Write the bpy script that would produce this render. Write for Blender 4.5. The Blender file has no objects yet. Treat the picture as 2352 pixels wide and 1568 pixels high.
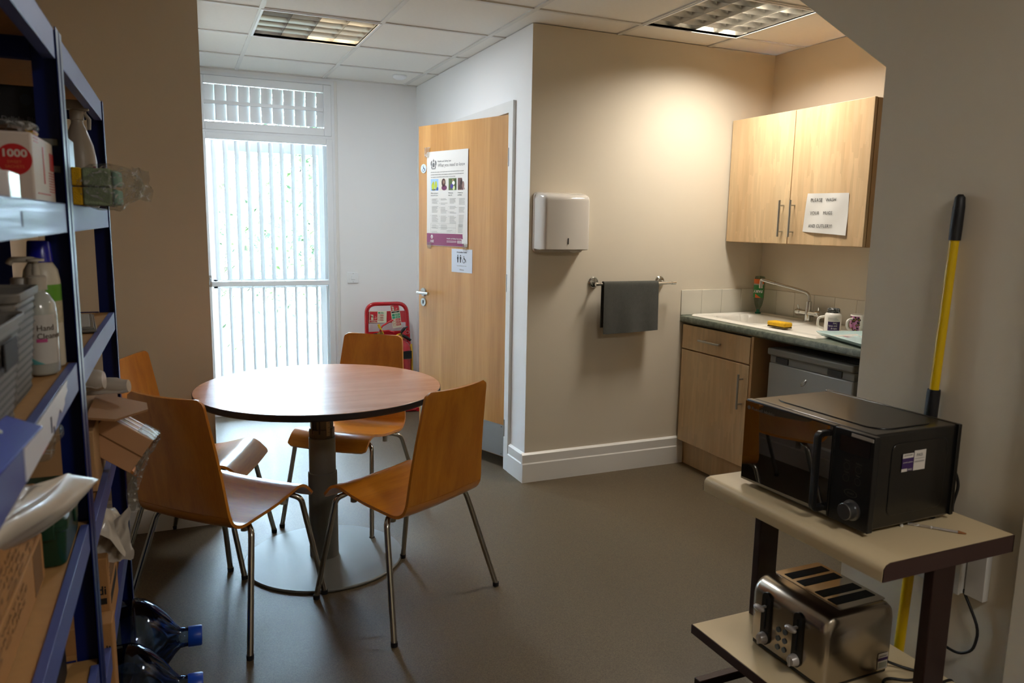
import bpy, bmesh, math, random
from mathutils import Matrix, Vector
random.seed(7)
SC = bpy.context.scene
COL = SC.collection
PI = math.pi

# ------------------------------------------------------------------ camera
F_PX, YAW, PIT, ROL, CAM_H = 1738.527, 0.4158725, 0.1538858, 0.0175752, 1.433
_f = Vector((math.sin(YAW)*math.cos(PIT), math.cos(YAW)*math.cos(PIT), -math.sin(PIT)))
_r = Vector((math.cos(YAW), -math.sin(YAW), 0)); _u = _r.cross(_f)
_r2 = _r*math.cos(ROL)+_u*math.sin(ROL); _u2 = -_r*math.sin(ROL)+_u*math.cos(ROL)
cd = bpy.data.cameras.new('camera'); cam = bpy.data.objects.new('camera', cd); COL.objects.link(cam)
M3 = Matrix((_r2, _u2, -_f)).transposed()
cam.matrix_world = Matrix.Translation((0, 0, CAM_H)) @ M3.to_4x4()
cd.sensor_width = 36; cd.lens = 36*F_PX/2352; cd.clip_start = 0.02
cd.dof.use_dof = True; cd.dof.focus_distance = 4.0; cd.dof.aperture_fstop = 5.6
SC.camera = cam
# ------------------------------------------------------------------ world, sun, exposure
SC.view_settings.view_transform = 'Standard'; SC.view_settings.look = 'None'
SC.view_settings.gamma = 1; SC.view_settings.use_curve_mapping = False
SC.view_settings.exposure = 0.2
SC.cycles.use_denoising = True
SC.cycles.sample_clamp_indirect = 8
SC.cycles.max_bounces = 12; SC.cycles.diffuse_bounces = 6; SC.cycles.glossy_bounces = 5
SC.cycles.transmission_bounces = 8; SC.cycles.transparent_max_bounces = 16
SC.cycles.caustics_reflective = False; SC.cycles.caustics_refractive = False
W = bpy.data.worlds.new('sky'); SC.world = W; W.use_nodes = True
bg = W.node_tree.nodes['Background']; bg.inputs[0].default_value = (0.60, 0.78, 1.0, 1); bg.inputs[1].default_value = 85.0
def lamp(kind, name, loc, energy, color, rot=(0, 0, 0), **k):
    d = bpy.data.lights.new(name, kind); d.energy = energy; d.color = color
    for a, b in k.items(): setattr(d, a, b)
    o = bpy.data.objects.new(name, d); COL.objects.link(o); o.location = loc; o.rotation_euler = rot
    return o
sun = lamp('SUN', 'sun', (0, 9, 6), 14.0, (1, 0.95, 0.86), (math.radians(38), math.radians(-18), math.radians(-20)), angle=0.01)

# ------------------------------------------------------------------ colour and materials
def lin(h):
    if isinstance(h, str):
        h = [int(h[i:i+2], 16)/255 for i in (0, 2, 4)]
    return tuple((c/12.92 if c <= 0.04045 else ((c+0.055)/1.055)**2.4) for c in h)+(1,)
MT = {}
def mat(name, col, rough=0.5, metal=0.0, var=0.04, vscale=8, bump=0.0, bscale=120, coat=0, spec=0.5, alpha=1, trans=0, ior=1.45, sheen=0, aniso=0, emit=None, estr=0):
    if name in MT: return MT[name]
    m = bpy.data.materials.new(name); m.use_nodes = True; nt = m.node_tree; N = nt.nodes; L = nt.links
    b = N['Principled BSDF']
    tc = N.new('ShaderNodeTexCoord'); nz = N.new('ShaderNodeTexNoise'); nz.inputs['Scale'].default_value = vscale
    L.new(tc.outputs['Object'], nz.inputs['Vector'])
    mx = N.new('ShaderNodeMix'); mx.data_type = 'RGBA'
    c = lin(col)
    mx.inputs[6].default_value = tuple(max(0, x*(1-var)) for x in c[:3])+(1,)
    mx.inputs[7].default_value = tuple(min(1, x*(1+var)) for x in c[:3])+(1,)
    L.new(nz.outputs['Fac'], mx.inputs[0]); L.new(mx.outputs[2], b.inputs['Base Color'])
    b.inputs['Roughness'].default_value = rough; b.inputs['Metallic'].default_value = metal
    b.inputs['Specular IOR Level'].default_value = spec; b.inputs['Coat Weight'].default_value = coat
    b.inputs['Coat Roughness'].default_value = 0.08
    b.inputs['Alpha'].default_value = alpha; b.inputs['Transmission Weight'].default_value = trans; b.inputs['IOR'].default_value = ior
    b.inputs['Sheen Weight'].default_value = sheen
    if emit: b.inputs['Emission Color'].default_value = lin(emit); b.inputs['Emission Strength'].default_value = estr
    if bump:
        n2 = N.new('ShaderNodeTexNoise'); n2.inputs['Scale'].default_value = bscale; n2.inputs['Detail'].default_value = 3
        L.new(tc.outputs['Object'], n2.inputs['Vector'])
        bp = N.new('ShaderNodeBump'); bp.inputs['Strength'].default_value = bump; bp.inputs['Distance'].default_value = 0.002
        L.new(n2.outputs['Fac'], bp.inputs['Height']); L.new(bp.outputs['Normal'], b.inputs['Normal'])
    MT[name] = m; return m
def wood(name, ca, cb, scale=(14, 14, 1.2), rough=0.35, coat=0.0, detail=5, blocks=0):
    if name in MT: return MT[name]
    m = bpy.data.materials.new(name); m.use_nodes = True; nt = m.node_tree; N = nt.nodes; L = nt.links
    b = N['Principled BSDF']; tc = N.new('ShaderNodeTexCoord'); mp = N.new('ShaderNodeMapping')
    mp.inputs['Scale'].default_value = scale; L.new(tc.outputs['Object'], mp.inputs['Vector'])
    n1 = N.new('ShaderNodeTexNoise'); n1.inputs['Scale'].default_value = 1; n1.inputs['Detail'].default_value = detail; n1.inputs['Distortion'].default_value = 0.6
    n2 = N.new('ShaderNodeTexNoise'); n2.inputs['Scale'].default_value = 9; n2.inputs['Detail'].default_value = 3
    L.new(mp.outputs[0], n1.inputs['Vector']); L.new(mp.outputs[0], n2.inputs['Vector'])
    ad = N.new('ShaderNodeMath'); ad.operation = 'MULTIPLY_ADD'; ad.inputs[1].default_value = 0.35
    L.new(n2.outputs['Fac'], ad.inputs[0]); L.new(n1.outputs['Fac'], ad.inputs[2])
    cr = N.new('ShaderNodeValToRGB'); cr.color_ramp.elements[0].position = 0.42; cr.color_ramp.elements[1].position = 0.86
    cr.color_ramp.elements[0].color = lin(ca); cr.color_ramp.elements[1].color = lin(cb)
    L.new(ad.outputs[0], cr.inputs[0])
    out = cr.outputs[0]
    if blocks:
        mp2 = N.new('ShaderNodeMapping'); mp2.inputs['Scale'].default_value = (blocks, blocks, blocks*0.12); L.new(tc.outputs['Object'], mp2.inputs['Vector'])
        v = N.new('ShaderNodeTexVoronoi'); v.feature = 'F1'; v.distance = 'CHEBYCHEV'; L.new(mp2.outputs[0], v.inputs['Vector'])
        hs = N.new('ShaderNodeSeparateColor'); L.new(v.outputs['Color'], hs.inputs[0])
        mr = N.new('ShaderNodeMapRange'); mr.inputs[3].default_value = 0.9; mr.inputs[4].default_value = 1.06; L.new(hs.outputs[0], mr.inputs[0])
        vm = N.new('ShaderNodeVectorMath'); vm.operation = 'SCALE'; L.new(out, vm.inputs[0]); L.new(mr.outputs[0], vm.inputs['Scale']); out = vm.outputs[0]
    L.new(out, b.inputs['Base Color'])
    b.inputs['Roughness'].default_value = rough; b.inputs['Coat Weight'].default_value = coat; b.inputs['Coat Roughness'].default_value = 0.15
    MT[name] = m; return m
def translucent(name, col, f=.45, rough=.3):
    m = bpy.data.materials.new(name); m.use_nodes = True; N = m.node_tree.nodes; L = m.node_tree.links; b = N['Principled BSDF']; o = N['Material Output']
    b.inputs['Base Color'].default_value = lin(col); b.inputs['Roughness'].default_value = rough
    t = N.new('ShaderNodeBsdfTranslucent'); t.inputs[0].default_value = lin(col); mx = N.new('ShaderNodeMixShader'); mx.inputs[0].default_value = f
    tc = N.new('ShaderNodeTexCoord'); nz = N.new('ShaderNodeTexNoise'); nz.inputs['Scale'].default_value = 30; L.new(tc.outputs['Object'], nz.inputs['Vector'])
    mr = N.new('ShaderNodeMapRange'); mr.inputs[3].default_value = f*.9; mr.inputs[4].default_value = f*1.1; L.new(nz.outputs['Fac'], mr.inputs[0]); L.new(mr.outputs[0], mx.inputs[0])
    L.new(b.outputs[0], mx.inputs[1]); L.new(t.outputs[0], mx.inputs[2]); L.new(mx.outputs[0], o.inputs[0]); MT[name] = m; return m
def thin_glass(name, col, gl=0.08, film=0.0):
    """sheet of window glass or clear film: straight-through light plus a Fresnel reflection on glass, painted glints on film"""
    if name in MT: return MT[name]
    m = bpy.data.materials.new(name); m.use_nodes = True; nt = m.node_tree; N = nt.nodes; L = nt.links
    for n in list(N): N.remove(n)
    o = N.new('ShaderNodeOutputMaterial'); t = N.new('ShaderNodeBsdfTransparent'); g = N.new('ShaderNodeBsdfGlossy'); mx = N.new('ShaderNodeMixShader')
    t.inputs[0].default_value = lin(col); g.inputs['Roughness'].default_value = gl
    lw = N.new('ShaderNodeLayerWeight'); lw.inputs['Blend'].default_value = 0.25
    if film:      # crinkled film: mostly clear, with white glints painted in by noise
        tc = N.new('ShaderNodeTexCoord'); nz = N.new('ShaderNodeTexNoise'); nz.inputs['Scale'].default_value = 38; nz.inputs['Detail'].default_value = 4; nz.inputs['Distortion'].default_value = 2.5
        L.new(tc.outputs['Object'], nz.inputs['Vector'])
        cr = N.new('ShaderNodeMapRange'); cr.inputs[1].default_value = .52; cr.inputs[2].default_value = .66; cr.inputs[3].default_value = film*.6; cr.inputs[4].default_value = film*4.5; L.new(nz.outputs['Fac'], cr.inputs[0])
        g = N.new('ShaderNodeBsdfPrincipled'); g.inputs['Base Color'].default_value = (.8, .8, .8, 1); g.inputs['Roughness'].default_value = .22
        bp = N.new('ShaderNodeBump'); bp.inputs['Strength'].default_value = 0.5; bp.inputs['Distance'].default_value = 0.01; L.new(nz.outputs[0], bp.inputs['Height']); L.new(bp.outputs[0], g.inputs['Normal'])
        L.new(cr.outputs[0], mx.inputs[0])
    else: L.new(lw.outputs['Fresnel'], mx.inputs[0])
    L.new(t.outputs[0], mx.inputs[1]); L.new(g.outputs[0], mx.inputs[2]); L.new(mx.outputs[0], o.inputs[0])
    MT[name] = m; return m

# ------------------------------------------------------------------ mesh builder
WM = {}     # world matrix of every thing, so that parts can be written in world coordinates
class MB:
    def __init__(s): s.v = []; s.f = []; s.mi = []; s.m = 0; s.X = None
    def add(s, vs, fs):
        n = len(s.v)
        if s.X is not None: vs = [s.X @ Vector(v) for v in vs]
        s.v += [tuple(v) for v in vs]; s.f += [tuple(i+n for i in f) for f in fs]; s.mi += [s.m]*len(fs)
        return s
    def box(s, x0, x1, y0, y1, z0, z1):
        v = [(x, y, z) for z in (z0, z1) for y in (y0, y1) for x in (x0, x1)]
        return s.add(v, [(0, 2, 3, 1), (4, 5, 7, 6), (0, 1, 5, 4), (2, 6, 7, 3), (0, 4, 6, 2), (1, 3, 7, 5)])
    def cyl(s, p0, p1, r0, r1=None, n=20, caps=True):
        r1 = r0 if r1 is None else r1
        p0 = Vector(p0); p1 = Vector(p1); d = (p1-p0).normalized()
        a = d.orthogonal().normalized(); b = d.cross(a)
        vs = [p+(a*math.cos(2*PI*i/n)+b*math.sin(2*PI*i/n))*r for p, r in ((p0, r0), (p1, r1)) for i in range(n)]
        fs = [(i, (i+1) % n, n+(i+1) % n, n+i) for i in range(n)]
        if caps: fs += [tuple(range(n-1, -1, -1)), tuple(range(n, 2*n))]
        return s.add(vs, fs)
    def tube(s, pts, r, n=10, closed=False, caps=True):
        P = [Vector(p) for p in pts]; m = len(P); rr = r if isinstance(r, (list, tuple)) else [r]*m
        T = []
        for i in range(m):
            a = P[(i-1) % m] if (closed or i > 0) else P[i]; b = P[(i+1) % m] if (closed or i < m-1) else P[i]
            T.append((b-a).normalized())
        u = T[0].orthogonal().normalized(); vs = []
        for i in range(m):
            u = (u-T[i]*u.dot(T[i])).normalized(); w = T[i].cross(u)
            vs += [P[i]+(u*math.cos(2*PI*k/n)+w*math.sin(2*PI*k/n))*rr[i] for k in range(n)]
        fs = []
        for i in range(m if closed else m-1):
            j = (i+1) % m
            fs += [(i*n+k, i*n+(k+1) % n, j*n+(k+1) % n, j*n+k) for k in range(n)]
        if caps and not closed: fs += [tuple(range(n-1, -1, -1)), tuple(range((m-1)*n, m*n))]
        return s.add(vs, fs)
    def lathe(s, prof, o=(0, 0, 0), axis=(0, 0, 1), n=28, sx=1, sy=1):
        A = Vector(axis).normalized(); a = A.orthogonal().normalized() if abs(A.z) < 0.99 else Vector((1, 0, 0)); b = A.cross(a); o = Vector(o)
        vs = []; m = len(prof)
        for r, h in prof: vs += [o+A*h+(a*math.cos(2*PI*k/n)*sx+b*math.sin(2*PI*k/n)*sy)*max(r, 1e-5) for k in range(n)]
        fs = [(i*n+k, i*n+(k+1) % n, (i+1)*n+(k+1) % n, (i+1)*n+k) for i in range(m-1) for k in range(n)]
        if prof[0][0] > 1e-4: fs.append(tuple(range(n-1, -1, -1)))
        if prof[-1][0] > 1e-4: fs.append(tuple(range((m-1)*n, m*n)))
        return s.add(vs, fs)
    def prism(s, poly, fn, d0, d1):
        """poly: 2D points; fn(a, b, d) -> 3D; extruded from d0 to d1"""
        n = len(poly)
        vs = [fn(a, b, d0) for a, b in poly]+[fn(a, b, d1) for a, b in poly]
        return s.add(vs, [tuple(range(n-1, -1, -1)), tuple(range(n, 2*n))]+[(i, (i+1) % n, n+(i+1) % n, n+i) for i in range(n)])
    def sheet(s, fn, nu, nv, th=0.0):
        P = [[Vector(fn(i/nu, j/nv)) for j in range(nv+1)] for i in range(nu+1)]
        vs = [p for r in P for p in r]; w = nv+1
        fs = [(i*w+j, (i+1)*w+j, (i+1)*w+j+1, i*w+j+1) for i in range(nu) for j in range(nv)]
        if th:
            k = len(vs); nn = []
            for i in range(nu+1):
                for j in range(nv+1):
                    a = P[min(i+1, nu)][j]-P[max(i-1, 0)][j]; b = P[i][min(j+1, nv)]-P[i][max(j-1, 0)]
                    nn.append(P[i][j]-a.cross(b).normalized()*th)
            vs += nn; fs2 = [tuple(reversed([q+k for q in f])) for f in fs]
            E = [(i*w, (i+1)*w) for i in range(nu)]+[((i+1)*w+nv, i*w+nv) for i in range(nu)]+[(j+1, j) for j in range(nv)]+[(nu*w+j, nu*w+j+1) for j in range(nv)]
            fs = fs+fs2+[(b, a, a+k, b+k) for a, b in E]
        return s.add(vs, fs)
    def ball(s, c, r, n=14, sz=(1, 1, 1)):
        return s.lathe([(r*math.sin(PI*i/n), -r*math.cos(PI*i/n)*1.0) for i in range(n+1)], c, n=n*2) if sz == (1, 1, 1) else s._ell(c, r, n, sz)
    def _ell(s, c, r, n, sz):
        vs = []; fs = []; m = 2*n
        for i in range(n+1):
            for k in range(m):
                vs.append((c[0]+r*sz[0]*math.sin(PI*i/n)*math.cos(2*PI*k/m), c[1]+r*sz[1]*math.sin(PI*i/n)*math.sin(2*PI*k/m), c[2]-r*sz[2]*math.cos(PI*i/n)))
        fs = [(i*m+k, i*m+(k+1) % m, (i+1)*m+(k+1) % m, (i+1)*m+k) for i in range(n) for k in range(m)]
        return s.add(vs, fs)
    def text(s, st, size, o, right, up, ext=0.0004, align='LEFT', w=None, bold=0, shear=0):
        """lettering as thin solid shapes; right and up are the directions of the line and the letter height"""
        key = (st, align, bold, shear)
        if key not in TX:
            c = bpy.data.curves.new('t', 'FONT'); c.body = st; c.size = 1; c.extrude = 0.5; c.align_x = align; c.resolution_u = 3
            c.offset = bold; c.shear = shear
            ob = bpy.data.objects.new('t', c); COL.objects.link(ob); bpy.context.view_layer.update()
            me = bpy.data.meshes.new_from_object(ob); TX[key] = ([v.co.copy() for v in me.vertices], [tuple(p.vertices) for p in me.polygons])
            bpy.data.objects.remove(ob); bpy.data.curves.remove(c); bpy.data.meshes.remove(me)
        vs, fs = TX[key]; o = Vector(o); right = Vector(right).normalized(); up = Vector(up).normalized(); nrm = right.cross(up)
        sx = size
        if w: sx = w/max(1e-6, max(v.x for v in vs)-min(v.x for v in vs))
        return s.add([o+right*v.x*sx+up*v.y*size+nrm*v.z*ext for v in vs], fs)
    def build(s, name, mats, parent=None, smooth=None, bevel=0, bseg=2, origin=None, subd=0, local=False):
        mats = mats if isinstance(mats, (list, tuple)) else [mats]
        me = bpy.data.meshes.new(name)
        if parent is not None:
            Wp = WM[parent]; inv = Matrix() if local else Wp.inverted(); ow = Wp
        else:
            if origin is None:
                xs = [v[0] for v in s.v]; ys = [v[1] for v in s.v]; zs = [v[2] for v in s.v]
                origin = ((min(xs)+max(xs))/2, (min(ys)+max(ys))/2, min(zs))
            ow = Matrix.Translation(origin); inv = ow.inverted()
        me.from_pydata([inv @ Vector(v) for v in s.v], [], s.f)
        for i, p in enumerate(me.polygons): p.material_index = s.mi[i]
        for m in mats: me.materials.append(m)
        bm = bmesh.new(); bm.from_mesh(me); bmesh.ops.recalc_face_normals(bm, faces=bm.faces); bm.to_mesh(me); bm.free()
        if smooth:
            me.shade_smooth(); me.set_sharp_from_angle(angle=math.radians(smooth))
        ob = bpy.data.objects.new(name, me); COL.objects.link(ob)
        if parent is not None: ob.parent = parent; WM[ob] = WM[parent]
        else: ob.matrix_world = ow; WM[ob] = ow
        if bevel:
            b = ob.modifiers.new('bevel', 'BEVEL'); b.width = bevel; b.segments = bseg; b.limit_method = 'ANGLE'; b.angle_limit = math.radians(35)
            if not smooth: me.shade_smooth(); me.set_sharp_from_angle(angle=math.radians(50))
        if subd:
            q = ob.modifiers.new('sub', 'SUBSURF'); q.levels = subd; q.render_levels = subd
        return ob
TX = {}
def fillet(pts, r, seg=5, closed=False):
    P = [Vector(p) for p in pts]; out = []; m = len(P)
    for i in range(m):
        if not closed and i in (0, m-1): out.append(P[i]); continue
        a, b, c = P[(i-1) % m], P[i], P[(i+1) % m]
        rr = r[i] if isinstance(r, (list, tuple)) else r
        rr = min(rr, (a-b).length*0.49, (c-b).length*0.49)
        p = b+(a-b).normalized()*rr; q = b+(c-b).normalized()*rr
        for k in range(seg+1):
            t = k/seg; out.append(p*(1-t)**2+b*2*t*(1-t)+q*t*t)
    return out
def rrect(x0, x1, y0, y1, r, seg=5):
    o = []
    for cx, cy, a0 in ((x1-r, y1-r, 0), (x0+r, y1-r, 90), (x0+r, y0+r, 180), (x1-r, y0+r, 270)):
        for k in range(seg+1):
            a = math.radians(a0+90*k/seg); o.append((cx+r*math.cos(a), cy+r*math.sin(a)))
    return o
def tag(o, label, cat, group=None, kind=None):
    o['label'] = label; o['category'] = cat
    if group: o['group'] = group
    if kind: o['kind'] = kind
    return o
def thing(name, label, cat, loc=(0, 0, 0), rotz=0, group=None):
    o = bpy.data.objects.new(name, None); COL.objects.link(o); o.empty_display_size = 0.05
    o.location = loc; o.rotation_euler = (0, 0, rotz)
    WM[o] = Matrix.Translation(loc) @ Matrix.Rotation(rotz, 4, 'Z')
    return tag(o, label, cat, group)
def struct(name, b, m, parent=None, **k):
    o = b.build(name, m, parent, **k)
    if parent is None: o['kind'] = 'structure'
    return o
def kids(o): return [c for c in bpy.data.objects if c.parent == o]
def dup(o, loc, rotz, label=None, group=None, parent=None):
    c = o.copy(); COL.objects.link(c)
    if parent is not None: c.parent = parent; WM[c] = WM[parent]
    else:
        c.location = loc; c.rotation_euler = (0, 0, rotz); WM[c] = Matrix.Translation(loc) @ Matrix.Rotation(rotz, 4, 'Z')
        if label: c['label'] = label
        if group: c['group'] = group
    for k in kids(o):
        dup(k, None, None, parent=c)
    return c
# ------------------------------------------------------------------ dimensions of the room
ZC = 2.455                      # ceiling
XA0, XA1, YB = 0.126, 1.727, 5.80   # window alcove: left wall, door wall, far wall
YD, XK = 3.712, 3.328           # towel wall, kitchen wall
XR, XL, YN = 1.95, -0.53, -2.2     # wall behind the trolley, wall behind the shelving, wall behind the viewer
GX, GY = [-0.77, -0.17, 0.43, 1.03, 1.63, 2.24, 2.84], [-1.92, -1.32, -0.72, -0.12, 0.48, 1.08, 1.68, 2.28, 2.88, 3.48, 4.08, 4.68, 5.28]
M_wall = mat('wall_paint', 'd6ccba', 0.75, var=0.02, vscale=3, bump=0.12, bscale=260)
M_wallw = mat('alcove_paint', 'efefef', 0.6, var=0.015, vscale=3, bump=0.1, bscale=260)
M_trim = mat('white_gloss', 'e6e4e0', 0.32, var=0.02, vscale=10)
M_upvc = mat('white_plastic_frame', 'eceef0', 0.3, var=0.01)
M_tile = mat('ceiling_tile', 'e9e6e0', 0.9, var=0.03, vscale=60, bump=0.25, bscale=500)
def floor_mat():
    m = bpy.data.materials.new('speckled_vinyl'); m.use_nodes = True; N = m.node_tree.nodes; L = m.node_tree.links; b = N['Principled BSDF']
    tc = N.new('ShaderNodeTexCoord'); n1 = N.new('ShaderNodeTexNoise'); n1.inputs['Scale'].default_value = 330; n1.inputs['Detail'].default_value = 2
    n2 = N.new('ShaderNodeTexNoise'); n2.inputs['Scale'].default_value = 3; n2.inputs['Detail'].default_value = 4
    L.new(tc.outputs['Object'], n1.inputs['Vector']); L.new(tc.outputs['Object'], n2.inputs['Vector'])
    cr = N.new('ShaderNodeValToRGB'); e = cr.color_ramp.elements; e[0].position = 0.3; e[0].color = lin('433828'); e[1].position = 0.72; e[1].color = lin('685a43')
    L.new(n1.outputs['Fac'], cr.inputs[0])
    mr = N.new('ShaderNodeMapRange'); mr.inputs[3].default_value = 0.9; mr.inputs[4].default_value = 1.1; L.new(n2.outputs['Fac'], mr.inputs[0])
    vm = N.new('ShaderNodeVectorMath'); vm.operation = 'SCALE'; L.new(cr.outputs[0], vm.inputs[0]); L.new(mr.outputs[0], vm.inputs['Scale'])
    L.new(vm.outputs[0], b.inputs['Base Color'])
    r2 = N.new('ShaderNodeMapRange'); r2.inputs[3].default_value = 0.46; r2.inputs[4].default_value = 0.58; L.new(n2.outputs['Fac'], r2.inputs[0]); L.new(r2.outputs[0], b.inputs['Roughness'])
    bp = N.new('ShaderNodeBump'); bp.inputs['Strength'].default_value = 0.15; bp.inputs['Distance'].default_value = 0.002
    L.new(n1.outputs['Fac'], bp.inputs['Height']); L.new(bp.outputs[0], b.inputs['Normal'])
    return m
M_floor = floor_mat()
# floor (room, alcove, recess, little room behind the door)
b = MB(); b.box(XL-.1, 3.45, YN-.1, YB+.1, -0.08, 0.0); struct('floor', b, M_floor)
# walls
def wall(name, boxes, m=None, **k):
    b = MB()
    for q in boxes: b.box(*q)
    return struct(name, b, m or M_wall, **k)
wall('wall_left', [(XL-.1, XL, YN, YD+.1, 0, ZC)])
wall('wall_back', [(XL, XA0, YD, YD+.1, 0, ZC)])
wall('wall_alcove_left', [(XA0-.1, XA0, YD+.1, YB+.1, 0, ZC)], M_wallw)
WX0, WX1, WZ1 = XA0+.001, 1.10, 2.432     # window opening in the far wall
wall('wall_far', [(WX1, XA1+.1, YB, YB+.16, 0, ZC), (XA0-.1, WX1, YB, YB+.16, WZ1, ZC)], M_wallw)
DY0, DY1, DZ = 3.965, 4.79, 2.04        # inner door opening
wall('wall_door', [(XA1, XA1+.1, YD+.0005, DY0, 0, ZC), (XA1, XA1+.1, DY1, YB, 0, ZC), (XA1, XA1+.1, DY0, DY1, DZ, ZC)], M_wallw)
wall('wall_towel', [(XA1+.1, XK, YD, YD+.1, 0, ZC), (XA1+.0008, XA1+.1, YD-.0008, YD, 0, ZC)])
wall('wall_kitchen', [(XK, XK+.1, 1.0, YD+.1, 0, ZC)])
wall('wall_recess_end', [(XR+.1, XK, 1.0, 1.1, 0, ZC)])
wall('wall_near', [(XL, XR+.1, YN-.1, YN, 0, ZC)])
wall('wall_lobby', [(XA1+.1, 3.0, YD+.1, YD+.12, 0, ZC), (3.0, 3.1, YD+.1, YB, 0, ZC), (XA1+.1, 3.1, YB, YB+.1, 0, ZC)], M_wallw)
# wall behind the trolley; its far upper corner is cut off by a slope
b = MB()
YE = 1.706
b.prism([(YN, 0), (YE, 0), (YE, 1.912), (2.43, ZC), (YN, ZC)], lambda a, c, d: (d, a, c), XR, XR+.11)
b.box(XR-.035, XR, YN, 1.14, 0, ZC)
struct('wall_right', b, M_wall, bevel=.003)
# ceiling tiles, leaving out the two light panels and the one added behind the viewer
LX, LY = (0.43, 1.03), (4.08, 4.68)
KX, KY = (2.24, 2.84), (2.88, 3.48)
NX, NY = (1.03, 1.63), (-.72, -.12)
holes = [(LX[0], LY[0]), (KX[0], KY[0]), (NX[0], NY[0])]
b = MB(); gx = [-1.0]+GX+[3.45]; gy = [-2.4]+GY+[5.9]
for i in range(len(gx)-1):
    for j in range(len(gy)-1):
        if any(abs(gx[i]-h[0]) < .01 and abs(gy[j]-h[1]) < .01 for h in holes): continue
        b.box(gx[i]+.006, gx[i+1]-.006, gy[j]+.006, gy[j+1]-.006, ZC+.004, ZC+.02)
struct('ceiling', b, M_tile)
b = MB()
for x in GX: b.box(x-.012, x+.012, -2.4, 5.9, ZC-.003, ZC+.006)
for y in GY: b.box(-1.0, 3.45, y-.012, y+.012, ZC-.0025, ZC+.0055)
b.box(-1.0, 3.45, YB-.02, YB+.1, ZC-.003, ZC+.006)
struct('trim_1', b, mat('ceiling_bar', 'd9d7d2', 0.5))
b = MB(); b.box(-1.1, 3.6, -2.5, 6.0, ZC+.16, ZC+.2); struct('ceiling_slab', b, M_tile)
# skirting boards with a flat upper band and a slight step
def skirt(name, segs):
    b = MB()
    for (x0, y0, x1, y1, nx, ny) in segs:     # wall line, outward normal
        L = Vector((x1-x0, y1-y0, 0)); n = Vector((nx, ny, 0))
        pr = [(0, 0), (0.020, 0), (0.020, .105), (0.016, .112), (0.016, .158), (0.004, .168), (0, .168)]
        vs = [Vector((x0, y0, 0))+n*a+Vector((0, 0, c)) for a, c in pr]+[Vector((x1, y1, 0))+n*a+Vector((0, 0, c)) for a, c in pr]
        k = len(pr); b.add(vs, [tuple(range(k-1, -1, -1)), tuple(range(k, 2*k))]+[(i, (i+1) % k, k+(i+1) % k, k+i) for i in range(k)])
    return struct(name, b, M_trim)
skirt('baseboard_back', [(XL, YD, XA0+.02, YD, 0, -1)])
skirt('baseboard_towel', [(XA1-.02, YD, 2.79, YD, 0, -1), (XA1, YD, XA1, 3.905, -1, 0)])
skirt('baseboard_door', [(XA1, 4.86, XA1, YB, -1, 0)])
skirt('baseboard_alcove', [(XA0, YD, XA0, YB, 1, 0)])
skirt('baseboard_far', [(1.12, YB, XA1, YB, 0, -1)])
skirt('baseboard_left', [(XL, YN, XL, YD, 1, 0)])
skirt('baseboard_right', [(XR, 1.14, XR, YE, -1, 0), (XR-.035, YN, XR-.035, 1.14, -1, 0)])
# architrave and lining of the inner door
b = MB()
b.box(XA1-.018, XA1, DY0-.055, DY0+.005, 0, DZ); b.box(XA1-.018, XA1, DY1-.005, DY1+.055, 0, DZ); b.box(XA1-.018, XA1, DY0-.055, DY1+.055, DZ, DZ+.06)
b.box(XA1+.0005, XA1+.11, DY0+.0055, DY0+.028, 0, DZ-.028); b.box(XA1+.0005, XA1+.11, DY1-.028, DY1-.0055, 0, DZ-.028); b.box(XA1+.0005, XA1+.11, DY0+.0055, DY1-.0055, DZ-.028, DZ-.0005)
b.box(XA1+.045, XA1+.06, DY0+.028, DY0+.04, 0, DZ-.028)
struct('trim_2', b, mat('satin_trim', 'e2e2e0', .55))

# ------------------------------------------------------------------ inner door leaf, standing ajar
DA = math.radians(20); HX, HY = 1.716, 3.962
DT = Matrix.Translation((HX, HY, 0)) @ Matrix.Rotation(PI/2+DA, 4, 'Z')   # local x runs along the leaf, local -y faces the wall, +y ... faces the room
M_door = wood('oak_veneer', 'b07a3c', 'd09d5e', (9, 9, .5), .3, .35)
door = bpy.data.objects.new('door_1', None); COL.objects.link(door); door.matrix_world = DT; WM[door] = DT; door['kind'] = 'structure'
b = MB(); b.box(0, .84, -.040, 0, .068, 2.03); b.build('door_leaf', M_door, door, bevel=.002, local=True)
b = MB(); b.box(.006, .82, 0, .002, .072, .262)
b.m = 1
for u in (.03, .3, .55, .8):
    for z in (.085, .25): b.cyl((u, .002, z), (u, .0032, z), .003, n=8)
b.build('kick_plate', [mat('brushed_aluminium', 'bcc2c8', .35, .9), mat('screw_dark', '555555', .4, .8)], door, local=True)
M_chrome = mat('chrome', 'd5d5d2', .12, 1, var=0); M_satin = mat('satin_steel', 'b9b8b4', .28, 1, var=.02)
b = MB(); b.cyl((.785, 0, .99), (.785, .009, .99), .026); b.cyl((.785, 0, .99), (.785, .055, .99), .010, n=14)
b.tube(fillet([(.785, .03, .99), (.785, .058, .99), (.66, .062, .99)], .02), .0095, 14); b.build('door_handle', M_satin, door, smooth=40, local=True)
b = MB(); b.cyl((.785, 0, .925), (.785, .008, .925), .026); b.m = 1; b.box(.7815, .7885, .008, .011, .915, .936); b.build('keyhole_cover', [M_satin, mat('dark_slot', '40444a', .5)], door, smooth=40, local=True)
for z in (1.80, 1.10, .25):
    b = MB(); b.cyl((0.002, .004, z-.05), (0.002, .004, z+.05), .006, n=12)
    for k in range(3): b.cyl((0.002, .004, z-.035+k*.033), (0.002, .004, z-.031+k*.033), .0068, n=12)
    b.build('hinge', M_satin, door, smooth=40, local=True)
def onleaf(u, z, d=0.001): return DT @ Vector((u, d, z))
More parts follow.
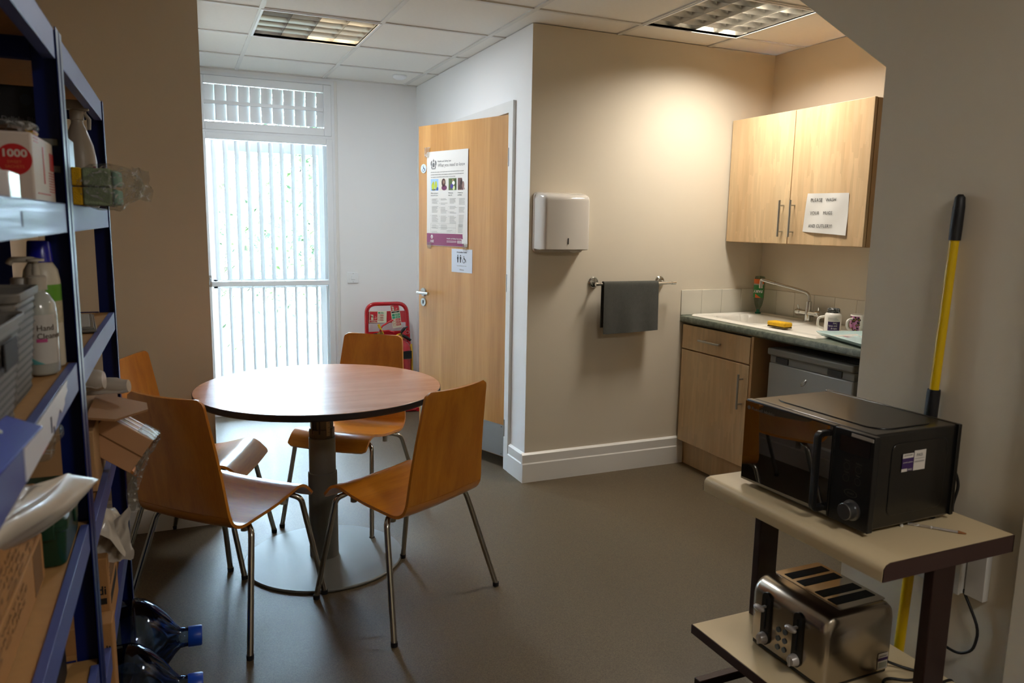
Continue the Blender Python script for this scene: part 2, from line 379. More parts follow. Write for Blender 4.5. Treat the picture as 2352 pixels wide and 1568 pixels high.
DR, DU = (DT.to_3x3() @ Vector((-1, 0, 0))), Vector((0, 0, 1))     # reading direction on the leaf
DNn = DT.to_3x3() @ Vector((0, 1, 0))
M_paper = mat('paper', 'dcdad6', .6, var=.01)
M_ink = mat('grey_ink', '6c6c6c', .7); M_fade = mat('pale_ink', 'a9a7a4', .7); M_navy = mat('navy_ink', '1b2d4d', .6)
M_maroon = mat('maroon_print', '86315c', .4)
# safety poster
P0 = (.750, .350, 1.291, 1.867)      # u left, u right, z bottom, z top
pz = lambda a: P0[3]-(P0[3]-P0[2])*a; pu = lambda a: P0[0]-(P0[0]-P0[1])*a
t = thing('safety_poster', 'large white printed poster with maroon bottom band taped to oak door', 'poster', onleaf(.55, P0[2]))
def pbox(b, a0, a1, c0, c1, d0=.0034, d1=.0038):
    vs = [onleaf(pu(a), pz(c), d) for d in (d0, d1) for c in (c0, c1) for a in (a0, a1)]
    b.add(vs, [(0, 2, 3, 1), (4, 5, 7, 6), (0, 1, 5, 4), (2, 6, 7, 3), (0, 4, 6, 2), (1, 3, 7, 5)])
b = MB(); b.sheet(lambda u, v: onleaf(pu(u), pz(v), .0026+.006*max(0, (u-.9))*10*(.4+.6*math.sin(v*3))*.5+.0004*math.sin(v*9)), 14, 20, .0006); b.build('sheet', M_paper, t)
b = MB(); pbox(b, .0, .985, .868, .997, .0034, .0038); b.build('title_band', M_maroon, t)
b = MB()
def ptext(b, s, a, c, sz, w=None, **k): b.text(s, sz, onleaf(pu(a), pz(c), .0040), DR, DU, .0002, w=w, **k)
ptext(b, 'Health and Safety Law', .27, .115, .016, .13); ptext(b, 'What you need to know', .27, .165, .030, .265, shear=.2)
for k, s in enumerate(['All workers have a right to work in places where risks to their health and safety are properly', 'controlled. Health and safety is about stopping you getting hurt at work or ill through work.', 'Your employer is responsible for health and safety, but you must help.']):
    ptext(b, s, .1, .222+k*.026, .0085, .32 if k < 2 else .24)
for a, s1, s2 in ((.1, 'What employers', 'must do for you'), (.535, 'What you', 'must do'), (.76, "If there's a", 'problem')):
    ptext(b, s1, a, .445, .011); ptext(b, s2, a, .468, .011)
b.build('heading_text', M_ink, t)
b = MB(); rr = random.Random(3)
for a, rows in ((.1, [5, 6, 7, 4, 4]), (.32, [2, 2, 6, 6, 5]), (.54, [5, 3, 2, 7]), (.76, [6, 5, 11])):
    c = .5
    for n in rows:
        ptext(b, str(rr.randint(1, 9)), a, c+.006, .009)
        for k in range(n): pbox(b, a+.03, a+.03+rr.uniform(.1, .165), c-.003+k*.0118, c+.0015+k*.0118, .0034, .0037)
        c += n*.0118+.022
for a0, a1, c0, c1 in ((.1, .72, .76, .762), (.1, .72, .856, .858), (.1, .102, .76, .858), (.718, .72, .76, .858), (.1, .72, .805, .808)): pbox(b, a0, a1, c0, c1)
ptext(b, 'Your health and safety', .5, .835, .006); ptext(b, 'representatives', .5, .85, .006)
for k in range(7): pbox(b, .77, .77+rr.uniform(.1, .16), .77+k*.013, .776+k*.013)
b.build('small_print', M_fade, t)
# royal crest in rough grey engraving: shield, two supporters, crown
b = MB()
def blob(b, a, c, ra, rc, d=.0036, n=12):
    vs = [onleaf(pu(a+ra*math.cos(2*PI*k/n)), pz(c+rc*math.sin(2*PI*k/n)), dd) for dd in (d, d+.0004) for k in range(n)]
    b.add(vs, [tuple(range(n-1, -1, -1)), tuple(range(n, 2*n))]+[(i, (i+1) % n, n+(i+1) % n, n+i) for i in range(n)])
blob(b, .17, .14, .028, .026); blob(b, .17, .098, .02, .01); blob(b, .17, .084, .007, .006)
for sgn in (-1, 1):
    for (da, dc, ra, rc) in ((.048, .108, .012, .014), (.05, .135, .01, .022), (.043, .165, .012, .012), (.066, .125, .006, .02)): blob(b, .17+sgn*da, dc, ra, rc)
blob(b, .17, .18, .055, .005)
b.build('crest', M_ink, t)
pics = [('9fc3e6', [('c3cf3a', .3, .62, .2, .3), ('b9c63a', .68, .55, .16, .35), ('3f56a8', .85, .85, .14, .16), ('6d6a60', .4, .92, .3, .07), ('d8d24a', .35, .34, .1, .1)]),
        ('d9d3c4', [('4f3230', .52, .36, .26, .34), ('e2bda6', .56, .32, .13, .17), ('6c2c55', .6, .78, .34, .3), ('ded6ca', .15, .6, .14, .3), ('e2bda6', .56, .55, .09, .1)]),
        ('57663a', [('eef0ec', .62, .42, .17, .16), ('4a3a8c', .42, .68, .2, .2), ('b78d70', .55, .2, .08, .09), ('d6dfa8', .66, .82, .14, .2), ('3b4a2a', .88, .5, .1, .4)]),
        ('6a4b46', [('3a2726', .42, .42, .14, .2), ('8c6f66', .66, .6, .14, .3), ('4c3836', .3, .75, .22, .2), ('a58f86', .85, .9, .2, .08), ('3f2e2c', .45, .22, .08, .09)])]
for i, (bgc, bl) in enumerate(pics):
    b = MB(); a0 = .1+i*.22; ms = [mat('picture_ground_'+bgc, bgc, .5, var=.15, vscale=90)]
    pbox(b, a0, a0+.19, .285, .412, .0030, .0034)
    for (cc, x, y, rx, ry) in bl:
        ms.append(mat('picture_'+cc, cc, .5, var=.1, vscale=90)); b.m = len(ms)-1
        blob(b, a0+.19*x, .285+.127*y, .19*min(rx, x, 1-x), .127*min(ry, y, 1-y), .0034, 14)
    b.build('picture', ms, t)
b = MB()
ptext(b, 'HSE', .09, .965, .021, bold=.03); blob(b, .13, .905, .028, .022, .0040); ptext(b, 'Health and Safety Executive', .5, .925, .0105, .145, bold=.02)
pbox(b, .86, .93, .92, .967, .0039, .0042); pbox(b, .76, .85, .937, .965, .0039, .0042)
for k in range(2): pbox(b, .5, .74, .942+k*.012, .946+k*.012, .0039, .0042)
b.m = 1; blob(b, .13, .91, .008, .008, .0044)
for k in range(6): pbox(b, .77+k*.013, .776+k*.013, .94, .962, .0043, .0045)
b.build('band_lettering', [M_paper, M_maroon], t)
M_tape = thin_glass('clear_tape', 'f2f0ec', .15, .12)
for (u, z, du, dz) in ((.745, 1.865, .03, .03), (.72, 1.29, .025, .02), (.37, 1.29, .025, .02)):
    b = MB(); b.sheet(lambda x, y: onleaf(u+du*(x-.5)*2*(.6+.4*y), z+dz*(y-.5)*2, .005+.006*abs(math.sin(7*x+3*y))), 5, 5, .0003); b.build('tape', M_tape, t)
# accessible toilet notice
t = thing('toilet_notice', 'small pale notice with two standing figures and wheelchair user below the poster', 'sign', onleaf(.4, 1.136))
Q = (.503, .309, 1.136, 1.277)
qb = lambda u, z, d=.0022: onleaf(Q[0]-(Q[0]-Q[1])*u, Q[2]+(Q[3]-Q[2])*z, d)
b = MB(); b.add([qb(u, z, d) for d in (.0008, .0018) for z in (0, 1) for u in (0, 1)], [(0, 2, 3, 1), (4, 5, 7, 6), (0, 1, 5, 4), (2, 6, 7, 3), (0, 4, 6, 2), (1, 3, 7, 5)])
b.build('sheet', mat('laminated_paper', 'd5deec', .25, var=.01), t)
def person(b, cx, cz, h, fn):
    n = 12; r = h*.1
    b.add([fn(cx+r*math.cos(2*PI*k/n), cz+h*.88+r*math.sin(2*PI*k/n)) for k in range(n)], [tuple(range(n))])
    P = [(-.19, .74), (.19, .74), (.22, .42), (.13, .42), (.11, 0), (-.11, 0), (-.13, .42), (-.22, .42)]
    b.add([fn(cx+a*h*.75, cz+c*h) for a, c in P], [tuple(range(8))])
def wheel(b, cx, cz, h, fn, wl=1):
    n = 20; R1, R2 = h*.32, h*.24
    a0, a1 = math.radians(130), math.radians(400)
    pts = [(a0+(a1-a0)*k/n) for k in range(n+1)]
    vs = [fn(cx-.02*h+R1*math.cos(a), cz+h*.32+R1*math.sin(a)) for a in pts]+[fn(cx-.02*h+R2*math.cos(a), cz+h*.32+R2*math.sin(a)) for a in pts]
    b.add(vs, [(i, i+1, n+2+i, n+1+i) for i in range(n)])
    for P in ([(-.1, .86), (.02, .86), (.06, .5), (.3, .5), (.42, .12), (.52, .16), (.38, .58), (-.06, .58)],):
        b.add([fn(cx+a*h, cz+c*h) for a, c in P], [tuple(range(len(P)))])
    b.add([fn(cx-.04*h+.09*h*math.cos(2*PI*k/12), cz+h*.98+.09*h*math.sin(2*PI*k/12)) for k in range(12)], [tuple(range(12))])
w_, h_ = Q[0]-Q[1], Q[3]-Q[2]
fq = lambda x, z: onleaf(Q[0]-x, Q[2]+z, .0024)
b = MB(); person(b, .060, .060, .048, fq); person(b, .086, .060, .048, fq); wheel(b, .118, .058, .040, fq)
b.text('Accessible Toilet', .014, fq(w_*.5, .118), DR, DU, .0002, 'CENTER', w=.095)
b.m = 1
b.add([fq(.102+x, z) for x, z in ((0, .056), (.0008, .056), (.0008, .108), (0, .108))], [(0, 1, 2, 3)])
b.text('Not all disabilities are visible', .008, fq(w_*.5, .038), DR, DU, .0002, 'CENTER', w=.09); b.text('hillsong', .012, fq(w_*.5, .014), DR, DU, .0002, 'CENTER', w=.04)
b.build('pictograms', [mat('charcoal_ink', '3f434b', .6), M_fade], t)
t = thing('wheelchair_disc', 'round pale blue wheelchair symbol disc beside top left of poster', 'sign', onleaf(.785, 1.745))
b = MB(); b.cyl(onleaf(.785, 1.768, .0005), onleaf(.785, 1.768, .004), .028, n=28); b.build('disc', mat('disc_blue', 'd3e2f0', .3), t, smooth=40)
b = MB(); wheel(b, .0, .0, .036, lambda x, z: onleaf(.785-x, 1.748+z, .0045)); b.build('symbol', M_navy, t)

# ------------------------------------------------------------------ outside door / window with vertical slats
win = bpy.data.objects.new('window_1', None); COL.objects.link(win); win.location = (.6, YB, 0); WM[win] = Matrix.Translation((.6, YB, 0)); win['kind'] = 'structure'
def fr(b, x0, x1, z0, z1, y0, y1, w, wb=None):
    wb = w if wb is None else wb
    b.box(x0, x0+w, y0, y1, z0, z1); b.box(x1-w, x1, y0, y1, z0, z1); b.box(x0+w, x1-w, y0, y1, z1-w, z1); b.box(x0+w, x1-w, y0, y1, z0, z0+wb)
b = MB(); fr(b, WX0, WX1, 0.0, WZ1, YB-.004, YB+.05, .022, .02); b.box(WX0+.02, WX1-.02, YB-.002, YB+.06, 2.022, 2.05); b.build('outer_frame', M_upvc, win)
b = MB(); fr(b, WX0+.03, WX1-.022, 2.045, 2.408, YB-.012, YB+.03, .055); b.build('transom_frame', M_upvc, win, bevel=.004)
b = MB(); fr(b, WX0+.04, WX1-.018, 0.03, 2.028, YB-.016, YB+.03, .045, .12); b.box(WX0+.05, WX1-.06, YB-.015, YB+.03, .955, .99); b.build('screen_frame', M_upvc, win, bevel=.004)
b = MB(); b.box(WX0+.082, WX1-.08, YB-.014, YB-.002, 2.218, 2.242); b.build('transom_rail', M_upvc, win)
M_slat = translucent('white_slat', 'f4f6f8', .42)
def slat(name, x, z0, z1, ang, hw, th=.0065):
    b = MB(); n = 16; c, s_ = math.cos(ang), math.sin(ang)
    pr = [(hw*math.cos(2*PI*k/n), th*math.sin(2*PI*k/n)) for k in range(n)]
    pr = [(x+a*c-d*s_, YB+.008+a*s_+d*c) for a, d in pr]
    b.add([(p[0], p[1], z) for z in (z0, z1) for p in pr], [tuple(range(n-1, -1, -1)), tuple(range(n, 2*n))]+[(i, (i+1) % n, n+(i+1) % n, n+i) for i in range(n)])
    b.cyl((x, YB+.008, z0-.012), (x, YB+.008, z1+.012), .003, n=8)
    b.build(name, M_slat if name == 'slat' else M_upvc, win, smooth=60)
for i in range(11):
    x = .262+i*.0765
    slat('slat', x, 1.0, 1.975, math.radians(48), .026); slat('slat', x, .162, .945, math.radians(64), .026)
for i in range(11):
    slat('transom_slat', .245+i*.0765, 2.108, 2.350, math.radians(11), .0395, .003)
# real door frame behind the screen, with glass
b = MB(); fr(b, WX0+.06, WX1-.03, .02, 1.99, YB+.10, YB+.15, .075, .16); b.box(WX0+.1, WX1-.1, YB+.10, YB+.15, .93, 1.0); fr(b, WX0+.02, WX1-.02, 2.05, 2.42, YB+.10, YB+.15, .05); b.build('casement', M_upvc, win, bevel=.004)
b = MB(); b.box(WX0+.1, WX1-.1, YB+.122, YB+.128, .1, 1.95); b.box(WX0+.06, WX1-.06, YB+.122, YB+.128, 2.07, 2.4); b.build('glass', thin_glass('window_glass', 'f4f8f8', .0), win)
b = MB(); b.tube(fillet([(WX0+.075, YB-.03, .97), (WX0+.075, YB-.03, 1.02)], .01), .006, 8); b.box(WX0+.064, WX0+.086, YB-.024, YB-.014, .955, 1.035); b.build('window_latch', M_satin, win)
b = MB(); b.box(WX0, WX1+.03, YB+.15, YB+.24, -.02, .02); struct('trim_3', b, mat('threshold_stone', 'c9c9c4', .7))
b = MB(); b.box(WX1, WX1+.022, YB-.006, YB+.002, 0, 2.44); struct('trim_4', b, M_trim, bevel=.002)
# ------------------------------------------------------------------ round table
M_top = wood('cherry_laminate', 'b57a5c', 'd09a76', (2.2, 14, 14), .26, .0, 4)
M_edge = mat('black_edge', '1d1b1d', .5)
M_grey = mat('grey_powder_coat', '6f6e69', .5, .15, var=.03, bump=.1, bscale=600)
TC = (.52, 3.137)
t = thing('round_table', 'round reddish wood table with black edge on a grey telescopic column', 'table', (TC[0], TC[1], 0))
def disc(b, r, z0, z1, ch, n=96): b.lathe([(0, z0), (r-ch, z0), (r, z0+ch), (r, z1-ch), (r-ch, z1), (0, z1)], (TC[0], TC[1], 0), n=n)
b = MB(); disc(b, .494, .7405, .7552, .001, 128); b.build('tabletop', M_top, t, smooth=30)
b = MB(); b.lathe([(.480, .728), (.489, .728), (.4955, .735), (.4955, .753), (.4935, .7545), (.480, .7545)], (TC[0], TC[1], 0), n=128); b.build('edge_band', M_edge, t, smooth=30)
b = MB(); b.lathe([(.012, .002), (.325, .002), (.331, .004), (.331, .009), (.327, .012), (.06, .016), (.0, .016)], (TC[0], TC[1], 0), n=96); b.build('base_plate', M_grey, t, smooth=25)
b = MB(); b.lathe([(.060, .014), (.060, .386), (.057, .389), (.045, .389)], (TC[0], TC[1], 0), n=48); b.build('outer_column', M_grey, t, smooth=30)
b = MB(); b.lathe([(.055, .36), (.055, .535), (.053, .538), (.03, .538)], (TC[0], TC[1], 0), n=48); b.build('middle_column', M_grey, t, smooth=30)
M_gd = mat('dark_grey_metal', '5d5a52', .4, .5)
b = MB(); b.prism([(TC[0]+.049*math.cos(a), TC[1]+.049*math.sin(a)) for a in [math.radians(22.5+45*k) for k in range(8)]], lambda a, c, d: (a, c, d), .53, .728); b.build('inner_column', M_gd, t, bevel=.004)
b = MB()
for a, w in ((215, .0035), (228, .0035), (250, .0035)):
    a = math.radians(a); c = Vector((TC[0]+.0475*math.cos(a), TC[1]+.0475*math.sin(a), 0)); q = Vector((-math.sin(a), math.cos(a), 0)); o = Vector((math.cos(a), math.sin(a), 0))
    b.add([c+q*s*w+o*e+Vector((0, 0, z)) for z in (.56, .728) for e in (0, .003) for s in (-1, 1)], [(0, 2, 3, 1), (4, 5, 7, 6), (0, 1, 5, 4), (2, 6, 7, 3), (0, 4, 6, 2), (1, 3, 7, 5)])
b.build('groove', M_edge, t)
b = MB(); b.lathe([(.053, .536), (.0535, .575), (.050, .577)], (TC[0], TC[1], 0), n=8); b.build('collar', M_gd, t, bevel=.002)
a = math.radians(292); cx, cy = TC[0]+.0475*math.cos(a), TC[1]+.0475*math.sin(a); q = Vector((-math.sin(a), math.cos(a), 0)); o = Vector((math.cos(a), math.sin(a), 0)); c = Vector((cx, cy, 0))
b = MB(); bx8 = [(0, 2, 3, 1), (4, 5, 7, 6), (0, 1, 5, 4), (2, 6, 7, 3), (0, 4, 6, 2), (1, 3, 7, 5)]
b.add([c+q*s*.008+o*e+Vector((0, 0, z)) for z in (.55, .728) for e in (0, .003) for s in (-1, 1)], bx8)
b.m = 1
for k in range(8): b.add([c+q*s*.007+o*e+Vector((0, 0, .565+k*.02+dz)) for dz in (0, .0015) for e in (.002, .0034) for s in (-.2, 1)], bx8)
b.build('height_scale', [mat('scale_strip', 'a49d90', .5), M_edge], t)
b = MB(); b.cyl((TC[0], TC[1], .715), (TC[0], TC[1], .741), .16, n=40); b.build('mounting_plate', M_gd, t)

# ------------------------------------------------------------------ plywood chairs
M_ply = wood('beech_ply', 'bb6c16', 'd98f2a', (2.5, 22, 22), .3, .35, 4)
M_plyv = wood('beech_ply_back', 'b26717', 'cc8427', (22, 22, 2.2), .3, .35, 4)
M_leg = mat('polished_tube', 'b8b5ae', .18, 1, var=.03)
M_rub = mat('black_rubber', '15151a', .7); M_glide = mat('pale_plastic', 'a8a497', .5)
PR = fillet([(0, -.262, .866), (0, -.222, .62), (0, -.204, .415), (0, .03, .438), (0, .165, .474), (0, .232, .405)], [0, .12, .07, .15, .06, 0], 8)
PRL = [(p.y, p.z) for p in PR]
cum = [0]
for i in range(1, len(PRL)): cum.append(cum[-1]+math.hypot(PRL[i][0]-PRL[i-1][0], PRL[i][1]-PRL[i-1][1]))
LT = cum[-1]
def prof(s):
    d = s*LT
    for i in range(1, len(cum)):
        if d <= cum[i]+1e-9:
            k = (d-cum[i-1])/(cum[i]-cum[i-1]); return (PRL[i-1][0]*(1-k)+PRL[i][0]*k, PRL[i-1][1]*(1-k)+PRL[i][1]*k)
    return PRL[-1]
def shell(sa, sb, nv):
    def fn(u, v):
        s = sa+(sb-sa)*v; y, z = prof(s); d = s*LT
        k = min(1, max(0, (z-.46)/.40)) if d < .5 else 0
        hw = .200-.040*k
        e0, e1 = d, LT-d
        for e, r in ((e0, .022), (e1, .02)):
            if e < r: hw -= r-math.sqrt(max(0, r*r-(r-e)**2))
        x = (u*2-1)
        y2 = y-(.014*(1-x*x))*k*1.0
        z2 = z-(.006*(1-x*x))*(1-k)
        return (x*hw, y2, z2)
    return fn
SPLIT = next(cum[i] for i in range(len(PRL)) if PRL[i][1] < .47)/LT
def make_chair(loc, rot, label):
    t = thing('plywood_chair', label, 'chair', (loc[0], loc[1], 0), rot, 'plywood chairs around the round table')
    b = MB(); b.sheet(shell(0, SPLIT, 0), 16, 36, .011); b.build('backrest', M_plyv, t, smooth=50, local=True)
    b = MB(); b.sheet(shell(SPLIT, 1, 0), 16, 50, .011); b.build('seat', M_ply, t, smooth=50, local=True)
    for sx in (-1, 1):
        for y in (.115, -.115):
            zz = .4515 if y > 0 else .4185
            b = MB(); b.lathe([(.0, .004), (.006, .0035), (.0085, .001), (.0085, -.002)], (sx*.13, y, zz-.004), n=14); b.build('screw', M_leg, t, smooth=60, local=True)
        b = MB(); b.tube(fillet([(0, .135, .437-.012), (sx*.165, .135, .437-.012), (sx*.196, .155, .41), (sx*.233, .235, .010)], [0, .01, .045, 0], 7), .0105, 12); b.build('front_leg', M_leg, t, smooth=60, local=True)
        b = MB(); b.tube(fillet([(0, -.105, .404), (sx*.175, -.105, .404), (sx*.212, -.13, .392), (sx*.282, -.235, .010)], [0, .01, .045, 0], 7), .0105, 12); b.build('rear_leg', M_leg, t, smooth=60, local=True)
        for fx, fy in ((sx*.233, .235), (sx*.282, -.235)):
            b = MB(); b.cyl((fx, fy, 0), (fx, fy, .016), .0118, .0128, n=14); b.build('rubber_foot', M_rub, t, smooth=40, local=True)
        for y, z in ((.115, .415), (-.09, .39)):
            b = MB(); b.cyl((sx*.145, y, z-.022), (sx*.145, y, z+.02), .012, n=14); b.build('buffer', M_glide, t, smooth=40, local=True)
    b = MB(); b.tube([(0, -.105, .404), (0, .135, .425)], .009, 10); b.build('cross_bar', M_leg, t, smooth=60, local=True)
    return t
def yaw_of(fx, fy): return math.atan2(fy, fx)-PI/2
chD = make_chair((.746, 2.6915), yaw_of(-.494, .870), 'orange plywood chair nearest the trolley, its backrest turned towards the oak door')
for (x, y), (fx, fy), lb in (((.1323, 2.816), (.721, .693), 'orange plywood chair nearest the water bottles with dark shaded backrest towards the viewer'),
        ((.05, 3.354), (.935, -.353), 'orange plywood chair against the left wall, half hidden behind the nearest left chair'),
        ((.723, 3.57), (-.641, -.768), 'orange plywood chair on the far side of the table in front of the fire extinguishers')):
    dup(chD, (x, y, 0), yaw_of(fx, fy), lb)

# ------------------------------------------------------------------ towel wall
M_abs = mat('glossy_white_abs', 'd6d0c8', .12, var=.01, coat=.6)
t = thing('paper_towel_dispenser', 'white glossy paper towel dispenser on the cream wall left of the towel rail', 'dispenser', (1.89, YD, 1.28))
b = MB(); pts = rrect(1.745, 2.05, 1.285, 1.604, .024); b.prism(pts, lambda a, c, d: (a, d, c), YD, YD-.022); b.build('back_plate', M_abs, t, bevel=.004)
def cover(u, v):
    # u around the front from left wall to right wall, v from bottom to top
    x = 1.7475+.302*u
    e = min(u, 1-u)*.302; ex = 1-(1-min(1, e/.028))**2.2
    tz = (1-v)*.30; et = 1-(1-min(1, tz/.04))**2.2
    dep = (.092+.022*math.sin(PI*u))*(ex**.5)*(et**.5)
    zb = 1.308 if dep > 0 else 1.3
    z = 1.305+.298*v
    r = .034; q = max(0, r-e)/r; z -= v**3*r*.8*(1-math.sqrt(max(0, 1-q*q)))
    return (x, YD-.02-dep, z)
b = MB(); b.sheet(cover, 40, 36, .003); b.build('cover', M_abs, t, smooth=60)
b = MB(); b.prism([(1.756, YD-.02), (1.756, YD-.085), (1.80, YD-.118), (1.90, YD-.126), (2.0, YD-.118), (2.042, YD-.085), (2.042, YD-.02)], lambda a, c, d: (a, c, d), 1.300, 1.307)
b.build('base_tray', M_abs, t, bevel=.003)
b = MB(); b.box(1.893, 1.897, YD-.137, YD-.128, 1.332, 1.364); b.build('level_slot', M_edge, t)
b = MB(); b.m = 0; b.box(1.83, 1.98, YD-.112, YD-.05, 1.2985, 1.3005); b.build('towel_slot', mat('brown_slot_plastic', '5d5140', .6), t)  # thin brown plate marks the slot on the underside
b = MB(); b.sheet(lambda u, v: (1.93+.07*u, YD-.09+.02*v, 1.298-.012*math.sin(PI*u)*v), 8, 4, .0008); b.build('paper_towel', M_paper, t)
t = thing('towel_rail', 'chrome towel rail with round wall roses on the cream wall', 'towel rail', (2.35, YD, 1.11))
for x in (2.13, 2.575):
    b = MB(); b.lathe([(.0, .0), (.031, .0), (.031, .006), (.026, .011), (.022, .011), (.020, .018), (.008, .020)], (x, YD, 1.118), (0, -1, 0), 32); b.cyl((x, YD-.015, 1.118), (x, YD-.078, 1.112), .007, n=14)
    b.build('wall_rose', M_chrome, t, smooth=40)
b = MB(); b.cyl((2.12, YD-.072, 1.112), (2.62, YD-.072, 1.112), .008, n=18); b.cyl((2.106, YD-.072, 1.112), (2.125, YD-.072, 1.112), .0095, n=18); b.cyl((2.612, YD-.072, 1.112), (2.64, YD-.072, 1.112), .0095, n=18); b.build('rail_bar', M_chrome, t, smooth=40)
M_towel = mat('dark_grey_terry', '3b3c36', .95, var=.25, vscale=45, bump=1.0, bscale=420, sheen=.4)
def tw(u, v):
    L1, L2 = .245, .272; R = .0115; s = v*(L1+L2+PI*R)
    x = 2.153+.358*u; y0, z0 = YD-.072, 1.112
    wv = .004*math.sin(9*u+2)*0+.003*math.sin(14*u+1.3)
    if s < L1: y, z = y0+R+wv*.5, z0-L1+s
    elif s < L1+PI*R: a = (s-L1)/R; y, z = y0+R*math.cos(a), z0+R*math.sin(a)
    else:
        q = s-L1-PI*R; k = q/L2; y, z = y0-R-wv*k-.012*k*math.sin(3*u+.3)-.004*k, z0-q; x += .006*k*(u-.3); z -= .010*k*(1-u)-.004*k
    return (x, y, z)
b = MB(); b.sheet(tw, 40, 60, .005); o = b.build('hand_towel', M_towel, smooth=60); tag(o, 'dark grey terry hand towel hanging folded over the chrome rail', 'towel')
# light switch on the far wall
t = thing('light_switch', 'white square wall switch right of the slatted window', 'switch', (1.222, YB, .99))
b = MB(); b.box(1.178, 1.264, YB-.009, YB, .965, 1.048); b.build('plate', M_upvc, t, bevel=.003)
b = MB(); b.box(1.207, 1.235, YB-.014, YB-.006, .992, 1.022); b.build('rocker', M_upvc, t, bevel=.002)
b = MB()
for z in (.975, 1.038): b.cyl((1.221, YB-.0095, z), (1.221, YB-.007, z), .003, n=10)
b.build('screw', M_satin, t)
# smoke detector
t = thing('smoke_detector', 'round white ceiling sensor near the far wall', 'detector', (1.5, 5.45, ZC))
b = MB(); b.lathe([(0, -.022), (.028, -.022), (.046, -.012), (.05, -.004), (.05, 0.002)], (1.5, 5.45, ZC), n=36); b.build('housing', M_upvc, t, smooth=35)
# ------------------------------------------------------------------ recessed louvre lights
M_mirror = mat('mirror_louvre', 'e6e5e2', .24, 1, var=.02); M_refl = mat('lamp_tray', 'ebe9e4', .4)
def panel_light(x0, y0, label, rows, cols, tubes, lit=(), M_t=None):
    t = thing('ceiling_light', label, 'ceiling light', (x0+.3, y0+.3, ZC), 0, None)
    b = MB(); fr4 = .012
    for q in ((x0, x0+fr4, y0, y0+.6), (x0+.6-fr4, x0+.6, y0, y0+.6), (x0+fr4, x0+.6-fr4, y0, y0+fr4), (x0+fr4, x0+.6-fr4, y0+.6-fr4, y0+.6)): b.box(*q, ZC-.006, ZC+.01)
    b.build('frame', M_upvc, t)
    b = MB(); a0, a1, c0, c1 = x0+.012, x0+.588, y0+.012, y0+.588; zt = ZC+.10
    b.box(a0, a1, c0, c1, zt, zt+.003); b.box(a0-.003, a0, c0, c1, ZC, zt); b.box(a1, a1+.003, c0, c1, ZC, zt); b.box(a0, a1, c0-.003, c0, ZC, zt); b.box(a0, a1, c1, c1+.003, ZC, zt)
    b.build('tray', M_refl, t)
    b = MB(); n = 8
    for i in range(cols+1):       # curved V blades running along y
        x = a0+(a1-a0)*i/cols
        for sg in (-1, 1):
            b.sheet(lambda u, v: (x+sg*(.002+.024*(v**1.8)), c0+(c1-c0)*u, ZC+.002+.05*v), 1, n)
    b.build('blade', M_mirror, t, smooth=60)
    b = MB()
    for j in range(1, rows):
        y = c0+(c1-c0)*j/rows
        for sg in (-1, 1):
            b.sheet(lambda u, v: (a0+(a1-a0)*u, y+sg*(.001+.014*(v**1.8)), ZC+.002+.045*v), 1, 6)
    b.build('cross_blade', M_mirror, t, smooth=60)
    for k, (x, on) in enumerate(tubes):
        b = MB(); b.cyl((x0+x, c0+.02, ZC+.068), (x0+x, c1-.02, ZC+.068), .013, n=14)
        b.build('fluorescent_tube', (M_tubehot if on == 2 else M_tubeon) if on else M_tubeoff, t, smooth=60)
    return t
M_tubehot = mat('bright_tube', 'fff8ea', .4, emit='fff2da', estr=60); M_tubeon = mat('lit_tube', 'fff2d8', .4, emit='ffe9c4', estr=16); M_tubeoff = mat('unlit_tube', 'e8e8e6', .3)
panel_light(LX[0], LY[0], 'square louvred ceiling light between the table and the slatted window', 5, 4, ((.075, 0), (.225, 0), (.375, 1), (.525, 1)))
panel_light(KX[0], KY[0], 'square louvred ceiling light near the kitchen corner, bright on its right half', 6, 4, ((.15, 0), (.375, 2), (.51, 2)))
panel_light(NX[0], NY[0], 'added unseen louvred ceiling light behind the viewer that fills the foreground', 6, 4, ((.15, 1), (.45, 1)))  # added fitting out of view, there to brighten the foreground
# each lit fitting's own light
lamp('SPOT', 'kitchen_lamp', (KX[0]+.47, KY[0]+.47, ZC-.01), 3.5, (1, .96, .88), spot_size=math.radians(108), spot_blend=.5, shadow_soft_size=.06)
lamp('AREA', 'kitchen_glow', (KX[0]+.44, KY[0]+.24, ZC-.008), 12, (1, .95, .86), shape='RECTANGLE', size=.26, size_y=.42, spread=math.radians(150))
lamp('AREA', 'alcove_glow', (LX[0]+.42, LY[0]+.3, ZC-.008), 15, (.86, .93, 1), shape='RECTANGLE', size=.28, size_y=.55)
lamp('AREA', 'added_near_fill', (NX[0]+.3, NY[0]+.3, ZC-.01), 20, (1, .96, .90), shape='SQUARE', size=.5)  # fill light added for the foreground, set in the unseen fitting

# ------------------------------------------------------------------ kitchen run
M_maple = wood('maple_laminate', 'c9a67c', 'd8bd95', (5, 5, .5), .32, .0, 4, blocks=9)
M_carc = mat('cabinet_carcass', 'c39d70', .45)
def bar_handle(parent, x, y0, z0, y1, z1, nm='handle', off=.032):
    b = MB(); A = Vector((x-off, y0, z0)); B = Vector((x-off, y1, z1)); d = (B-A); b.cyl(A, B, .006, n=14)
    for k in (.14, .86): p = A+d*k; b.cyl(p, p+Vector((off, 0, 0)), .004, n=10)
    b.build(nm, M_satin, parent, smooth=40)
